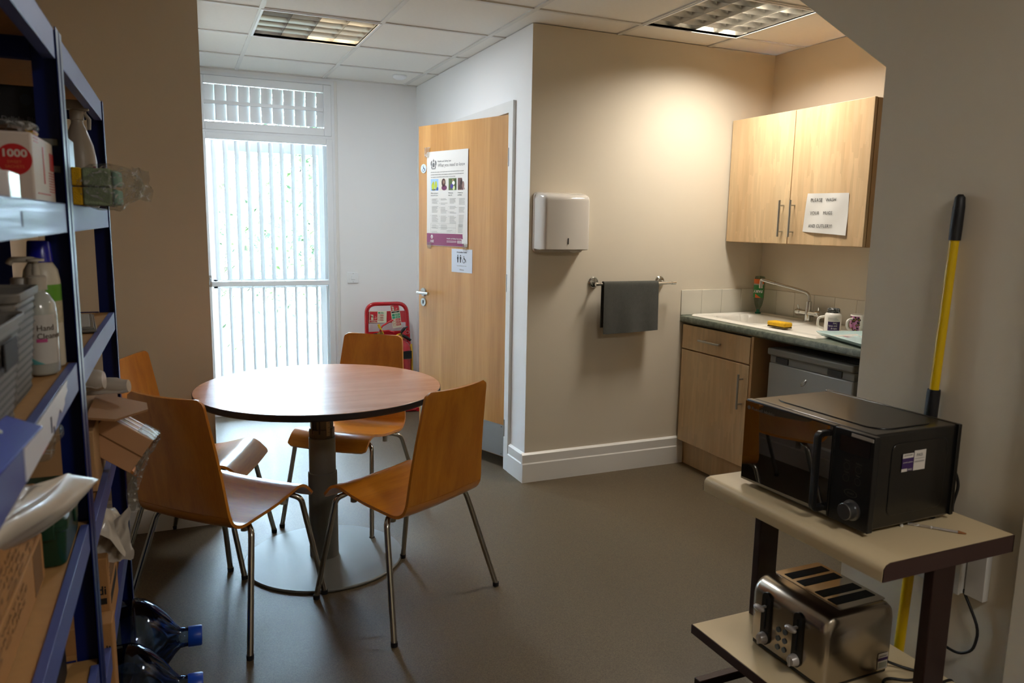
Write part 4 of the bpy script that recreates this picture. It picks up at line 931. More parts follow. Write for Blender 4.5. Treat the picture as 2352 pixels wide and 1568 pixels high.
b = MB(); ya, yb = 1.358, 1.572
b.prism(rrect(1.552, 1.722, 1.349, 1.590, .008), lambda a, c, d: (a, c, d), tz1-.0005, tz1+.0016); b.build('top_plate', M_sst, t, bevel=.0008)
for (s0, s1) in ((1.373, 1.405), (1.418, 1.450), (1.486, 1.518), (1.533, 1.565)):
    b = MB(); b.box(1.566, 1.708, s0-.0, s1, tz1-.0003, tz1+.0026); b.build('bread_slot', mat('slot_black', '050505', .8), t)
for yc in (1.415, 1.535):
    b = MB(); b.prism([(yc+a, tz0+.028+c) for a, c in [(p[0], p[1]) for p in rrect(-.017, .017, 0, .155, .0168, 7)]], lambda a, c, d: (d, a, c), tx0-.006, tx0+.004); s_ = b.build('lever_slot', M_bkp, t, bevel=.001)
    b = MB(); b.box(tx0-.0075, tx0-.0055, yc-.002, yc+.002, tz0+.075, tz0+.165); b.build('guide', mat('slot_black', '050505', .8), s_)
    b = MB(); b.box(tx0-.026, tx0-.004, yc-.003, yc+.003, tz0+.140, tz0+.146); b._ell((tx0-.030, yc, tz0+.143), 1, 10, (.010, .020, .0085)); b.build('lever', mat('silver_plastic', 'b2adaa', .3, .3), s_, smooth=60)
    b = MB(); b.lathe([(.017, 0), (.016, .008), (.012, .018), (0, .020)], (tx0-.006, yc, tz0+.048), (-1, 0, 0), 28); b.box(tx0-.028, tx0-.010, yc-.0025, yc+.0025, tz0+.034, tz0+.062); b.build('browning_dial', mat('silver_plastic', 'b2adaa', .3, .3), s_, smooth=35)
b = MB()
for yc in (1.4865, 1.462):
    for k in range(3):
        z = tz0+.045+k*.026+(0 if yc > 1.47 else .004); b.cyl((tx0-.0025, yc, z), (tx0+.002, yc, z), .0075, n=18)
b.build('button', mat('blue_grey_button', '5a6670', .3, .2), t, smooth=40)
cordB.build('power_cord', mat('black_cable', '101012', .45), t, smooth=60)
t = thing('test_sticker', 'small white and purple test sticker low on the near side of the toaster', 'sticker', (1.70, 1.3237, .258))
def s2(b, x0, x1, z0, z1, d=0): b.box(x0, x1, 1.3235-d, 1.3242-d, z0, z1)
b = MB(); s2(b, 1.681, 1.717, .258, .304); b.m = 1; s2(b, 1.681, 1.717, .283, .291, .0004); b.m = 2; b.text('JACKSONS', .006, (1.685, 1.3228, .2945), (1, 0, 0), (0, 0, 1), .0002, w=.027); b.m = 3; s2(b, 1.684, 1.714, .262, .278, .0004)
b.build('printed_label', [mat('sticker_white', 'cfc9c2', .5), mat('sticker_purple', '3a2159', .5), M_ink, mat('sticker_grey', '9a9b8d', .5)], t)
# yellow long-handled mop leaning on the wall
t = thing('mop_handle', 'yellow mop handle with black grip leaning against the white wall', 'mop', (1.90, 1.44, 0))
TPt = Vector((1.936, 1.414, 1.535)); BPt = Vector((1.915, 1.449, .0)); dv = BPt-TPt
pt = lambda z: TPt+dv*((1.535-z)/1.535)
M_yel = mat('yellow_tube', 'd6b000', .3, coat=.2)
b = MB(); b.tube([pt(1.42), pt(.97)], .0125, 18); b.tube([pt(.93), pt(.10)], .0145, 18); b.build('shaft', M_yel, t, smooth=50)
b = MB(); b.tube([pt(1.41), pt(1.44), pt(1.50), pt(1.525), pt(1.533)], [.0150, .0155, .0150, .0125, .006], 18); b.build('grip', mat('black_grip', '161619', .5), t, smooth=60)
b = MB(); b.tube([pt(.995), pt(.985), pt(.90), pt(.89)], [.0165, .0175, .0175, .0165], 18); b.build('sleeve', mat('black_grip', '161619', .5), t, smooth=50)
b = MB(); b.tube([pt(.14), pt(.08), pt(.06)], [.017, .022, .03], 14); b.build('socket', mat('black_grip', '161619', .5), t, smooth=50)
b = MB(); r_ = random.Random(4)
for k in range(40):
    a = 2*PI*k/40; q_ = pt(.07); e = q_+Vector((math.cos(a)*.040, math.sin(a)*.07, 0))*r_.uniform(.5, 1); e.z = .008
    if e.x > XR-.03: e.x = XR-.03
    b.tube([q_+Vector((math.cos(a)*.01, math.sin(a)*.01, 0)), (q_+e)/2+Vector((0, 0, .02)), e], .004, 5)
b.build('mop_head', mat('mop_yarn', 'b8b2a4', .95), t)
# fire extinguisher stand in the far corner
M_red = mat('red_enamel', 'a8141d', .22, coat=.4); M_redc = mat('red_cylinder', 'a01018', .18, coat=.5); M_brass = mat('brass', 'a58a45', .3, 1)
SYb = 5.68
t = thing('extinguisher_stand', 'red tubular fire extinguisher stand in the corner behind the far chair', 'stand', (1.46, 5.63, 0))
b = MB(); b.tube(fillet([(1.295, SYb-.22, .016), (1.295, SYb, .016), (1.295, SYb, .812), (1.605, SYb, .812), (1.625, SYb, .5), (1.635, SYb, .016), (1.635, SYb-.22, .016)], [0, .02, .075, .075, .02, .02, 0], 7), .0155, 14); b.tube([(1.295, SYb-.2, .016), (1.635, SYb-.2, .016)], .0145, 12); b.build('tube_frame', M_red, t, smooth=60)
b = MB(); b.box(1.30, 1.617, SYb-.004, SYb+.002, .665, .755); b.box(1.305, 1.625, SYb-.004, SYb+.002, .06, .60); b.build('back_panel', M_red, t, bevel=.001)
b = MB(); b.box(1.305, 1.625, SYb-.2, SYb, .028, .034); b.build('shelf_plate', M_red, t)
def extinguisher(x, y, r, zsh, label, co2):
    t = thing('fire_extinguisher', label, 'fire extinguisher', (x, y, .035))
    b = MB(); b.lathe([(0, .0), (r-.012, 0), (r, .012), (r, zsh-.09), (r*.93, zsh-.05), (r*.7, zsh-.02), (r*.35, zsh-.004), (.018, zsh), (.018, zsh+.012)], (x, y, .035), n=40); b.build('cylinder', M_redc, t, smooth=40)
    z = zsh+.035
    b = MB(); b.cyl((x, y, z+.008), (x, y, z+.045), .015, n=16); b.cyl((x-.028, y-.005, z+.028), (x+.022, y-.005, z+.028), .010, n=14); b.build('valve', M_brass, t, smooth=40)
    if co2:
        b = MB(); b.tube(fillet([(x-.012, y, z+.04), (x+.01, y-.01, z+.085), (x+.045, y-.015, z+.108)], .02, 6), [.009]*2+[.012]*5+[.006]*2, 8); b.tube([(x-.01, y, z+.045), (x+.03, y-.02, z+.025), (x+.065, y-.03, z+.0)], [.008, .013, .010], 8); b.build('trigger_handle', M_bkp, t, smooth=60)
        b = MB(); b.tube([(x+.07+.0, y-.02, z-.03), (x+.075, y-.025, z-.1), (x+.078, y-.025, .12)], .008, 10); b.build('discharge_horn', mat('horn_yellow', 'caa030', .5), t, smooth=60)
        b = MB(); b.tube([(x-.06, y-.02, z+.035), (x-.03, y-.02, z+.05), (x-.008, y-.015, z+.052)], [.004, .005, .003], 8); b.build('safety_tag', M_yel, t, smooth=60)
        b = MB(); b.tube([(x+.045+.012*math.cos(a), y-.01, z+.06+.012*math.sin(a)) for a in [2*PI*k/14 for k in range(14)]], .0012, 6, closed=True); b.build('pin_ring', M_satin, t)
        b = MB(); b.box(x-.02, x+.06, y-r-.0015, y-r+.02, .40, .46); b.build('black_band', M_bkp, t)
    else:
        b = MB(); b.tube(fillet([(x-.01, y, z+.03), (x+.005, y-.01, z+.085), (x+.075, y-.015, z+.125), (x+.095, y-.015, z+.130)], .02, 6), .0065, 8); b.tube([(x-.005, y, z+.045), (x+.06, y-.01, z+.05), (x+.10, y-.01, z+.035)], .008, 8); b.build('trigger_handle', M_red, t, smooth=60)
        b = MB(); b.tube(fillet([(x-.03, y-.005, z+.028), (x-.065, y-.015, z+.025), (x-.115, y-.03, z-.02), (x-.10, y-.05, z-.15), (x-.09, y-.05, .2)], .04, 7), .0085, 12); b.build('hose', mat('black_grip', '161619', .5), t, smooth=60)
        b = MB(); b.tube([(x-.022, y-.03, z+.105), (x-.015, y-.03, z+.082), (x+.004, y-.028, z+.06), (x+.018, y-.024, z+.03)], [.010, .010, .0025, .0025], 8); b.build('safety_tag', M_yel, t, smooth=60)
extinguisher(1.382, 5.60, .078, .53, 'red water fire extinguisher, left one on the stand, with black hose', False)
extinguisher(1.548, 5.61, .072, .50, 'red carbon dioxide fire extinguisher, right one on the stand, with black handle', True)
M_lum = mat('cream_sign', 'd8d8bd', .4); M_sred = mat('sign_red', 'b3222c', .4); M_sgrn = mat('sign_green', '1f8a63', .4)
def esign(name, label, x0, x1, z0, z1, tilt, draw):
    cx, cz = (x0+x1)/2, (z0+z1)/2; t = thing(name, label, 'sign', (cx, SYb-.006, z0))
    R_ = Matrix.Translation((cx, SYb-.0075, cz)) @ Matrix.Rotation(tilt, 4, 'Y')
    b = MB(); b.X = R_; b.box(-(x1-x0)/2, (x1-x0)/2, 0, .002, -(z1-z0)/2, (z1-z0)/2); b.build('board', M_lum, t)
    b = MB(); b.X = R_; draw(b, x1-x0, z1-z0); b.build('symbols', [M_lum, M_sred, M_sgrn, M_bkp], t)
def rc(b, x0, x1, z0, z1, m, d=.001): b.m = m; b.box(x0, x1, -d, 0, z0, z1)
def extsym(b, cx, z, h):
    rc(b, cx-h*.2, cx+h*.2, z, z+h*.7, 0, .0016); b.m = 0; b.lathe([(.0, 0), (h*.2, 0), (h*.2, .0002), (0, .0002)], (cx, -.0014, z+h*.7), (0, -1, 0), 16); rc(b, cx-h*.35, cx+h*.12, z+h*.85, z+h*.97, 0, .0016); rc(b, cx-h*.2, cx+h*.2, z+h*.5, z+h*.56, 1, .002)
def flames(b, cx, z, h):
    b.m = 0
    for k, (dx, dz, s) in enumerate(((-.25, 0, .6), (-.1, .08, .8), (.08, .0, .9), (.22, .2, .7), (.0, .45, .6))):
        a, c = cx+dx*h, z+dz*h; b.add([(a, -.0016, c), (a+.14*h*s, -.0016, c+.1*h*s), (a+.3*h*s, -.0016, c+.5*h*s), (a+.12*h*s, -.0016, c+.3*h*s)], [(0, 1, 2, 3)])
def d1(b, w, h):
    rc(b, -w/2+.004, -.004, -h/2+.018, h/2-.004, 1); rc(b, -w/2+.004, -.004, -h/2+.004, -h/2+.014, 1); extsym(b, -w/2+.024, -h/2+.022, .042); flames(b, -.022, -h/2+.026, .036)
    b.m = 0; b.text('WATER', .008, (-w/4, -.0012, -h/2+.006), (1, 0, 0), (0, 0, 1), .0006, 'CENTER', w=.034)
    for k in range(4):
        z = h/2-.014-k*.0185; rc(b, .002, .014, z-.005, z+.007, 2 if k == 0 else 1); 
        if k: rc(b, .0035, .0125, z-.0035, z+.0055, 0, .0015)
        for j in range(3): rc(b, .018, .045-.004*(j == 2), z-.005+j*.0045, z-.003+j*.0045, 2 if k == 0 else 1)
def d2(b, w, h):
    rc(b, -w/2+.004, w/2-.004, h/2-.046, h/2-.003, 1); extsym(b, -w/2+.019, h/2-.043, .034); flames(b, .006, h/2-.040, .028)
    rc(b, -w/2+.004, w/2-.004, h/2-.061, h/2-.050, 3); b.m = 0; b.text('CO2', .009, (0, -.0012, h/2-.0585), (1, 0, 0), (0, 0, 1), .0006, 'CENTER')
    for k in range(5):
        z = h/2-.079-k*.0195; m = 2 if k < 2 else 1
        rc(b, -.004, w/2-.004, z-.006, z+.010, m); rc(b, -w/2+.005, -.008, z-.006, z+.010, m); 
        if k > 1: rc(b, -w/2+.007, -.010, z-.004, z+.008, 0, .0015)
        for j in range(2): rc(b, .0, w/2-.012, z-.001+j*.005, z+.0005+j*.005, 0, .0015)
esign('extinguisher_sign', 'cream and red water extinguisher sign on the left of the red stand', 1.313, 1.448, .668, .758, math.radians(2), d1)
esign('extinguisher_sign', 'tall narrow carbon dioxide extinguisher sign tilted on the right of the red stand', 1.487, 1.557, .625, .803, math.radians(-7), d2)
# ------------------------------------------------------------------ blue shelving along the left
XF, XB = -.18, -.485
M_post = mat('navy_paint', '081a58', .38, .0, coat=.0, spec=.3); M_beam = mat('blue_beam_paint', '4d5a9c', .5, .1, var=.08, vscale=5, coat=.12)
M_mdf = mat('chipboard', 'b58a55', .7, var=.1, vscale=60, bump=.2, bscale=400)
def bay(y0, y1, levels, label, top=1.76):
    t = thing('shelving_unit', label, 'shelving', (-.33, (y0+y1)/2, 0), 0, None)
    for x, sx in ((XF, -1), (XB, 1)):
        for y, sy in ((y0, 1), (y1, -1)):
            b = MB(); b.box(min(x, x+sx*.045), max(x, x+sx*.045), min(y, y+sy*.002), max(y, y+sy*.002), 0, top+.004)
            b.box(min(x, x+sx*.002), max(x, x+sx*.002), min(y, y+sy*.036), max(y, y+sy*.036), 0, top+.004)
            b.cyl((x+sx*.0035, y+sy*.0035, 0), (x+sx*.0035, y+sy*.0035, top+.004), .0042, n=12)
            b.build('post', M_post, t, smooth=40)
    for z in levels:
        for x, sx in ((XF, -1), (XB, 1)):
            b = MB(); xa = x+sx*.003; b.box(min(xa, xa+sx*.003), max(xa, xa+sx*.003), y0+.038, y1-.038, z-.050, z+.0005); b.box(min(xa, xa+sx*.014), max(xa, xa+sx*.014), y0+.038, y1-.038, z-.002, z+.0008); b.box(min(xa, xa+sx*.02), max(xa, xa+sx*.02), y0+.038, y1-.038, z-.052, z-.049)
            b.build('beam', M_beam, t, bevel=.0008)
        for y, sy in ((y0+.004, 1), (y1-.004, -1)):
            b = MB(); b.box(XB+.046, XF-.046, min(y, y+sy*.003), max(y, y+sy*.003), z-.05, z); b.build('side_beam', M_post, t)
        b = MB(); b.box(XB+.006, XF-.007, y0+.007, y1-.007, z-.012, z-.003); b.build('shelf_board', M_mdf, t)
    return t
UN = bay(.715, 1.652, [1.76, 1.455, 1.16, .84, .544, .10], 'navy blue metal shelving unit with chipboard shelves nearest the viewer')
bay(1.656, 2.59, [1.76, 1.455, 1.15, .80, .445], 'navy blue metal shelving unit beyond the first, ending beside the near left chair')
# ---- helper shapes for packaging
def crumple(name, mats, parent, c, ru, rv, fn, seed, amp, nu=26, nv=22, th=0.0008):
    pass
def cloth(b, pts_fn, nu, nv, amp, seed, th=.0008):
    r_ = random.Random(seed); ph = [(r_.uniform(4, 17), r_.uniform(4, 17), r_.uniform(0, 6), r_.uniform(.3, 1)) for _ in range(7)]
    def f(u, v):
        p = Vector(pts_fn(u, v)); a = sum(w*math.sin(k*u+l*v+q) for k, l, q, w in ph)/3; c = sum(w*math.sin(l*u-k*v+2*q) for k, l, q, w in ph)/3
        return p+Vector((a*.9, c, abs(a)*1.1-.3*c))*amp
    b.sheet(f, nu, nv, th)
def lumpy(b, c, rx, ry, rz, seed, amp=.15, n=16, rot=0):
    r_ = random.Random(seed); ph = [(r_.uniform(1, 6), r_.uniform(1, 6), r_.uniform(0, 6)) for _ in range(6)]; m = 2*n; vs = []
    for i in range(n+1):
        th = PI*i/n
        for k in range(m):
            p = 2*PI*k/m; q = 1+amp*sum(math.sin(a*math.sin(th)*math.cos(p)*2+e*th+f_) for a, e, f_ in ph)/3
            x, y, z = rx*q*math.sin(th)*math.cos(p), ry*q*math.sin(th)*math.sin(p), -rz*q*math.cos(th)
            vs.append((c[0]+x*math.cos(rot)-y*math.sin(rot), c[1]+x*math.sin(rot)+y*math.cos(rot), c[2]+z))
    b.add(vs, [(i*m+k, i*m+(k+1) % m, (i+1)*m+(k+1) % m, (i+1)*m+k) for i in range(n) for k in range(m)])
M_card = mat('brown_cardboard', 'a87a4a', .8, var=.06, vscale=20, bump=.15, bscale=250); M_cardp = mat('carton_print', '4a3a2c', .7)
M_white = mat('white_carton', 'c9bdb4', .55, var=.02); M_redp = mat('red_print', 'b3161b', .45); M_polyw = mat('white_polythene', 'b9b1a6', .35, var=.06, vscale=20, coat=.3)
M_film = thin_glass('crinkled_film', 'eeeeea', .12, .10)
def crate(name, label, x0, x1, y0, y1, z0, z1, m, group=None, cat='box', bevel=.003, rz=0):
    t = thing(name, label, cat, ((x0+x1)/2, (y0+y1)/2, z0), 0, group)
    b = MB(); b.box(x0, x1, y0, y1, z0, z1); b.build('box_body', m, t, bevel=bevel); return t
# --- near unit, second level (z 1.455)
z2 = 1.4555
t = crate('black_box', 'black box printed with pale lettering at the back of the eye-level shelf', -.45, -.226, 1.700, 1.86, z2, z2+.215, mat('black_card', '14151a', .5))
b = MB(); b.text('Delight Blue', .0125, (-.2865, 1.6992, z2+.150), (1, 0, 0), (0, 0, 1), .0004, w=.062); b.m = 1; b.cyl((-.245, 1.6992, z2+.19), (-.245, 1.6986, z2+.19), .010, n=20); b.build('lettering', [mat('pale_lettering', '77767c', .5), mat('bluish_patch', '2a3344', .5)], t)
t = crate('sachet_box', 'white box with round red 1000 badge on the eye-level shelf', -.42, -.1975, 1.39, 1.61, z2, z2+.104, M_white)
b = MB(); cxr, czr = -.2215, z2+.062; b.m = 0; b.cyl((cxr, 1.3895, czr), (cxr, 1.3888, czr), .0235, n=36)
b.m = 1; b.text('1000', .0155, (cxr, 1.3885, czr+.004), (1, 0, 0), (0, 0, 1), .0004, 'CENTER', w=.032, bold=.03); b.m = 2
b.text('SWEET', .0062, (cxr, 1.3885, czr-.006), (1, 0, 0), (0, 0, 1), .0004, 'CENTER'); b.text('SACHETS', .0062, (cxr, 1.3885, czr-.013), (1, 0, 0), (0, 0, 1), .0004, 'CENTER')
b.build('round_badge', [M_redp, M_white, mat('orange_print', 'c96a3a', .5)], t)
b = MB(); b.box(-.1976, -.1967, 1.49, 1.50, z2+.03, z2+.09); b.box(-.1976, -.1967, 1.565, 1.605, z2+.055, z2+.085)
for k in range(8): b.box(-.1976, -.1968, 1.545, 1.605, z2+.018+k*.0045, z2+.0195+k*.0045)
for k in range(4): b.box(-.1976, -.1968, 1.41, 1.45, z2+.092+k*.005, z2+.0935+k*.005)
b.box(-.1976, -.1968, 1.42, 1.55, z2+.012, z2+.014); b.build('side_print', M_redp, t)
b = MB(); b.add([(-.4, 1.3885, z2+.1), (-.275, 1.3885, z2+.0), (-.255, 1.3885, z2), (-.29, 1.3885, z2+.06)], [(0, 1, 2, 3)]); b.build('red_stripe', M_redp, t)
t = crate('small_carton', 'tiny glossy white carton in front of the sachet box at the shelf edge', -.26, -.199, 1.20, 1.275, z2, z2+.036, mat('shiny_white_card', 'e4e2e6', .15, coat=.5), bevel=.002)
b = MB(); b.box(-.235, -.215, 1.1995, 1.2002, z2+.012, z2+.02); b.build('gold_print', mat('gold_print', 'c79a3a', .4), t)
t = thing('sweet_bag', 'clear crinkled bag with yellow and brown sweets on top of the sachet box', 'bag', (-.25, 1.5, z2+.106))
b = MB(); lumpy(b, (-.245, 1.50, z2+.118), .042, .085, .014, 3, .22, 14); b.build('film', M_film, t, smooth=60)
b = MB(); lumpy(b, (-.245, 1.48, z2+.113), .024, .05, .008, 4, .2, 10); b.m = 1; lumpy(b, (-.222, 1.55, z2+.113), .012, .03, .008, 5, .2, 10); b.build('contents', [mat('brown_sugar', '5d3b20', .6), mat('yellow_wrap', 'c79a1e', .4)], t, smooth=60)
t = thing('shelf_clip', 'grey three-pronged shelf clip fixed to the dark near post', 'clip', (-.2, 1.645, 1.52))
b = MB()
for x0, x1, za, zb in ((-.232, -.224, 1.512, 1.572), (-.226, -.192, 1.560, 1.572), (-.226, -.190, 1.512, 1.524)): b.box(x0, x1, 1.640, 1.6485, za, zb)
for z in (1.548, 1.500): b.prism([(-.214, z), (-.202, z), (-.205, z-.005), (-.211, z-.005)], lambda a, c, d: (a, d, c), 1.640, 1.645)
b.build('clip_body', mat('grey_clip', '77756f', .5), t, bevel=.0015)
# --- near unit, third level (z 1.16)
z3 = 1.1605
M_bask = mat('grey_woven_plastic', '6f6a63', .65, var=.05); M_hole = mat('weave_hole', '2c2826', .8)
def basket(label, x0, x1, y0, y1, h, rows, handle=None):
    t = thing('storage_basket', label, 'basket', ((x0+x1)/2, (y0+y1)/2, z3)); cx, cy = (x0+x1)/2, (y0+y1)/2
    def ring(z, g, r):
        k = .86+.14*z/h; return [(cx+(x-cx)*k*g, cy+(y-cy)*k*g, z3+z) for x, y in rrect(x0, x1, y0, y1, r, 5)]
    R = []
    lev = []
    for i in range(rows+1):
        z = .004+(h-.02)*i/rows
        lev += [(z, 1.0), (z+(h-.02)/rows*.5, 1.014)] if i < rows else [(z, 1.0)]
    lev = [(0, .98)]+lev+[(h-.012, 1.05), (h-.002, 1.055), (h, 1.04), (h-.004, .98), (h-.03, .95), (.008, .93)]
    rings = [ring(z, g, .018) for z, g in lev]; n = len(rings[0]); b = MB()
    vs = [p for r in rings for p in r]; fs = [(i*n+k, i*n+(k+1) % n, (i+1)*n+(k+1) % n, (i+1)*n+k) for i in range(len(rings)-1) for k in range(n)]+[tuple(range(n)), tuple(range((len(rings)-1)*n, len(rings)*n))]
    b.add(vs, fs); b.m = 1
    for i in range(rows):
        z = .004+(h-.02)*(i+.25)/rows; hh = (h-.02)/rows*.32; k = .86+.14*z/h
        for (ax, fixed, lo, hi) in (('x', x1, y0, y1), ('y', y0, x0, x1)):
            m_ = max(2, int((hi-lo)/.0145)); 
            for j in range(m_):
                a = lo+.010+(hi-lo-.02)*(j+.5+(.25 if i % 2 else -.25))/m_; wv = .0036
                if ax == 'x': X_ = cx+(x1-cx)*k*1.016+.0002; b.add([(X_-.003*(s < 0), cy+(q-cy)*k, z3+zz) for s in (1,) for q, zz in ((a-wv, z), (a+wv, z), (a+wv, z+hh), (a-wv, z+hh))], [(0, 1, 2, 3)])
                else: Y_ = cy+(y0-cy)*k*1.016-.0002; b.add([(cx+(q-cx)*k, Y_, z3+zz) for q, zz in ((a-wv, z), (a+wv, z), (a+wv, z+hh), (a-wv, z+hh))], [(0, 1, 2, 3)])
    b.build('basket_body', [M_bask, M_hole], t, smooth=40)
    if handle:
        b = MB(); b.box(*handle); b.build('handle_hole', M_hole, t, bevel=.004)
    return t
basket('grey woven plastic basket at the front of the chipboard shelf, nearest the viewer', -.40, -.197, .93, 1.195, .145, 12, (-.197, -.1945, 1.06, 1.14, z3+.085, z3+.12))
basket('taller grey woven basket behind the first basket on the same shelf', -.40, -.208, 1.225, 1.40, .165, 13)
t = thing('black_bin', 'tall dark rounded plastic container standing in the front basket', 'container', (-.29, 1.05, z3+.02))
b = MB(); b.X = Matrix.Translation((-.300, 1.06, z3+.012)); 
rs = [[(x*k, y*k, z) for x, y in rrect(-.095, .095, -.095, .095, .04, 6)] for z, k in ((0, .75), (.02, .86), (.28, 1.0), (.29, 1.04), (.30, 1.03), (.29, .97), (.02, .8))]; n = len(rs[0])
b.add([p for r in rs for p in r], [(i*n+k, i*n+(k+1) % n, (i+1)*n+(k+1) % n, (i+1)*n+k) for i in range(len(rs)-1) for k in range(n)]+[tuple(range(n)), tuple(range((len(rs)-1)*n, len(rs)*n))])
b.build('bin_body', mat('charcoal_plastic', '2b2926', .45), t, smooth=40)
t = thing('hand_cleaner_bottle', 'clear pump bottle of hand cleaner with white label beside the near post', 'bottle', (-.222, 1.53, z3))
hx, hy = -.226, 1.53
b = MB(); b.lathe([(0, 0), (.024, 0), (.027, .004), (.0275, .10), (.026, .122), (.018, .138), (.012, .143), (.012, .150)], (hx, hy, z3), n=30, sy=1.3); b.build('bottle_body', mat('clear_gel_plastic', 'a9aca6', .12, var=.02, coat=.4), t, smooth=45)
b = MB(); b.lathe([(.0155, .146), (.0155, .168), (.013, .170), (.006, .171), (.006, .182), (0, .182)], (hx, hy, z3), n=22); b.tube(fillet([(hx, hy, z3+.176), (hx, hy, z3+.198), (hx-.034, hy-.006, z3+.198), (hx-.038, hy-.008, z3+.190)], .006), .005, 10); b.lathe([(0, .194), (.014, .195), (.014, .199), (0, .201)], (hx, hy, z3), n=18); b.build('pump', mat('cream_pump', 'b5ada0', .35), t, smooth=45)
va = math.atan2(-hy+.0, -hx+.0)
b = MB()
def hl(u, v, d): a = va+(u-.5)*1.9; return (hx+(.0275+d)*math.cos(a), hy+(.0275*1.3+d)*math.sin(a), z3+v)
b.sheet(lambda u, v: hl(u, .02+.085*v, .0008), 14, 4, .0004); b.m = 1; b.sheet(lambda u, v: hl(u*.6, .02+.018*v*(1-u), .0014), 10, 3, .0003); b.m = 2; b.sheet(lambda u, v: hl(.40+.30*u, .058+.006*v, .0014), 8, 1, .0003)
b.build('bottle_label', [mat('label_pale', 'b9b6b2', .4), mat('label_teal', '5aa0a2', .4), mat('label_magenta', 'b0447c', .4)], t, smooth=60)
b = MB(); an = va+.35
for s, z, sz in (('Hand', .078, .014), ('Cleaner', .064, .014)):
    k = MB(); k.text(s, sz, (0, 0, 0), (1, 0, 0), (0, 1, 0), .0004)
    b.add([hl(.42+q[0]/(.0275*1.9*1.15), z+q[1], .0016+q[2]) for q in k.v], k.f)
b.build('label_text', M_cardp, t)
t = thing('blue_capped_bottle', 'white cleaner bottle with blue cap and green label behind the pump bottle', 'bottle', (-.215, 1.60, z3))
bx_, by_ = -.229, 1.604
b = MB(); b.lathe([(0, 0), (.028, 0), (.030, .004), (.030, .155), (.027, .176), (.020, .188), (.017, .192)], (bx_, by_, z3), n=30); b.build('bottle_body', mat('cream_plastic', 'c9c0ae', .35), t, smooth=45)
b = MB(); b.lathe([(.0215, .190), (.0185, .226), (.017, .228), (0, .228)], (bx_, by_, z3), n=28); b.build('cap', mat('blue_cap', '1a1f9c', .25), t, smooth=45)
b = MB(); b.lathe([(.0303, .120), (.0306, .150)], (bx_, by_, z3), n=30); b.m = 1; b.lathe([(.0303, .08), (.0306, .120)], (bx_, by_, z3), n=30); b.build('bottle_label', [mat('label_lime', '5f9a2c', .4), mat('label_patterned', 'b5a98c', .4, var=.5, vscale=80)], t, smooth=60)
t = thing('small_white_bottle', 'small white capped bottle half hidden behind the dark container', 'bottle', (-.26, 1.60, z3))
b = MB(); b.lathe([(0, 0), (.018, 0), (.019, .003), (.019, .115), (.012, .125), (.012, .130), (.0145, .130), (.0145, .160), (.013, .162), (0, .162)], (-.262, 1.60, z3), n=24); b.build('bottle_body', mat('white_bottle', 'b9b3aa', .4), t, smooth=40)
# paper scraps taped to the third beam
t = thing('shelf_label', 'torn white paper label stuck along the shelf edge with pen marks', 'label', (XF+.001, 1.25, 1.11))
b = MB(); b.prism([(1.05, 1.159), (1.452, 1.159), (1.44, 1.150), (1.447, 1.142), (1.41, 1.136), (1.405, 1.128), (1.37, 1.122), (1.35, 1.132), (1.28, 1.112), (1.05, 1.111)], lambda a, c, d: (d, a, c), XF-.0028, XF-.0012); b.build('paper', mat('bluish_paper', 'd4d6e2', .4), t)
b = MB(); b.box(XF-.0015, XF-.0005, 1.255, 1.262, 1.118, 1.142); b.box(XF-.0015, XF-.0005, 1.275, 1.284, 1.112, 1.122); b.build('pen_mark', mat('navy_ink2', '22264e', .6), t)
b = MB(); b.box(XF-.0031, XF-.0024, 1.165, 1.172, 1.418, 1.438); b.build('pen_mark', mat('navy_ink2', '22264e', .6), UN)
# blue clipboard hooked over the shelf edge
t = thing('clipboard', 'royal blue plastic clipboard file resting across the shelf edge', 'clipboard', (-.2, 1.0, 1.15))
M_blu = mat('royal_blue_plastic', '14249a', .5, spec=.25)
b = MB(); b.X = Matrix.Translation((-.186, .955, 1.172)) @ Matrix.Rotation(math.radians(-4), 4, 'X') @ Matrix.Rotation(math.radians(24), 4, 'Y'); b.box(-.22, .012, -.16, .155, 0, .004); b.box(-.22, .014, -.158, .157, .006, .010); b.build('board', M_blu, t, bevel=.0015)
b = MB(); b.X = Matrix.Translation((-.186, .955, 1.172)) @ Matrix.Rotation(math.radians(-4), 4, 'X') @ Matrix.Rotation(math.radians(24), 4, 'Y'); b.box(-.2, .010, -.155, .150, .0042, .0058); b.build('paper_sheets', mat('grey_paper', '8a8478', .7), t)
b = MB(); b.X = Matrix.Translation((-.186, .955, 1.172)) @ Matrix.Rotation(math.radians(-4), 4, 'X') @ Matrix.Rotation(math.radians(24), 4, 'Y'); b.lathe([(0, .003), (.004, .002), (.005, 0)], (-.02, .06, .010), n=14); b.build('rivet', M_satin, t, smooth=60)
# --- near unit, fourth level (z .84)
z4 = .8405
def carton_text(b, x, ylist):
    pass
t = crate('cardboard_box', 'lower long brown cardboard box with printed text on the fourth shelf', -.46, -.226, .74, 1.392, z4, z4+.078, M_card)
r_ = random.Random(9)
b = MB()
for k in range(5):
    b.text(['FRAGILE THIS WAY UP', 'STORE IN A DRY PLACE', 'QTY 1000 CUPS', 'KEEP FLAT', 'PACKED BY 24'][k], .010, (-.2255, .80+.02*(k % 2), z4+.062-k*.0125), (0, 1, 0), (0, 0, 1), .0003, w=.42 if k < 3 else .2)
b.box(-.2262, -.2255, 1.30, 1.37, z4+.006, z4+.074)
b.build('printed_text', mat('faded_carton_print', '7a5a3a', .8), t)
t = crate('cardboard_box', 'upper brown cardboard box with printed text resting on the lower one', -.46, -.228, .72, 1.385, z4+.080, z4+.165, M_card)
b = MB()
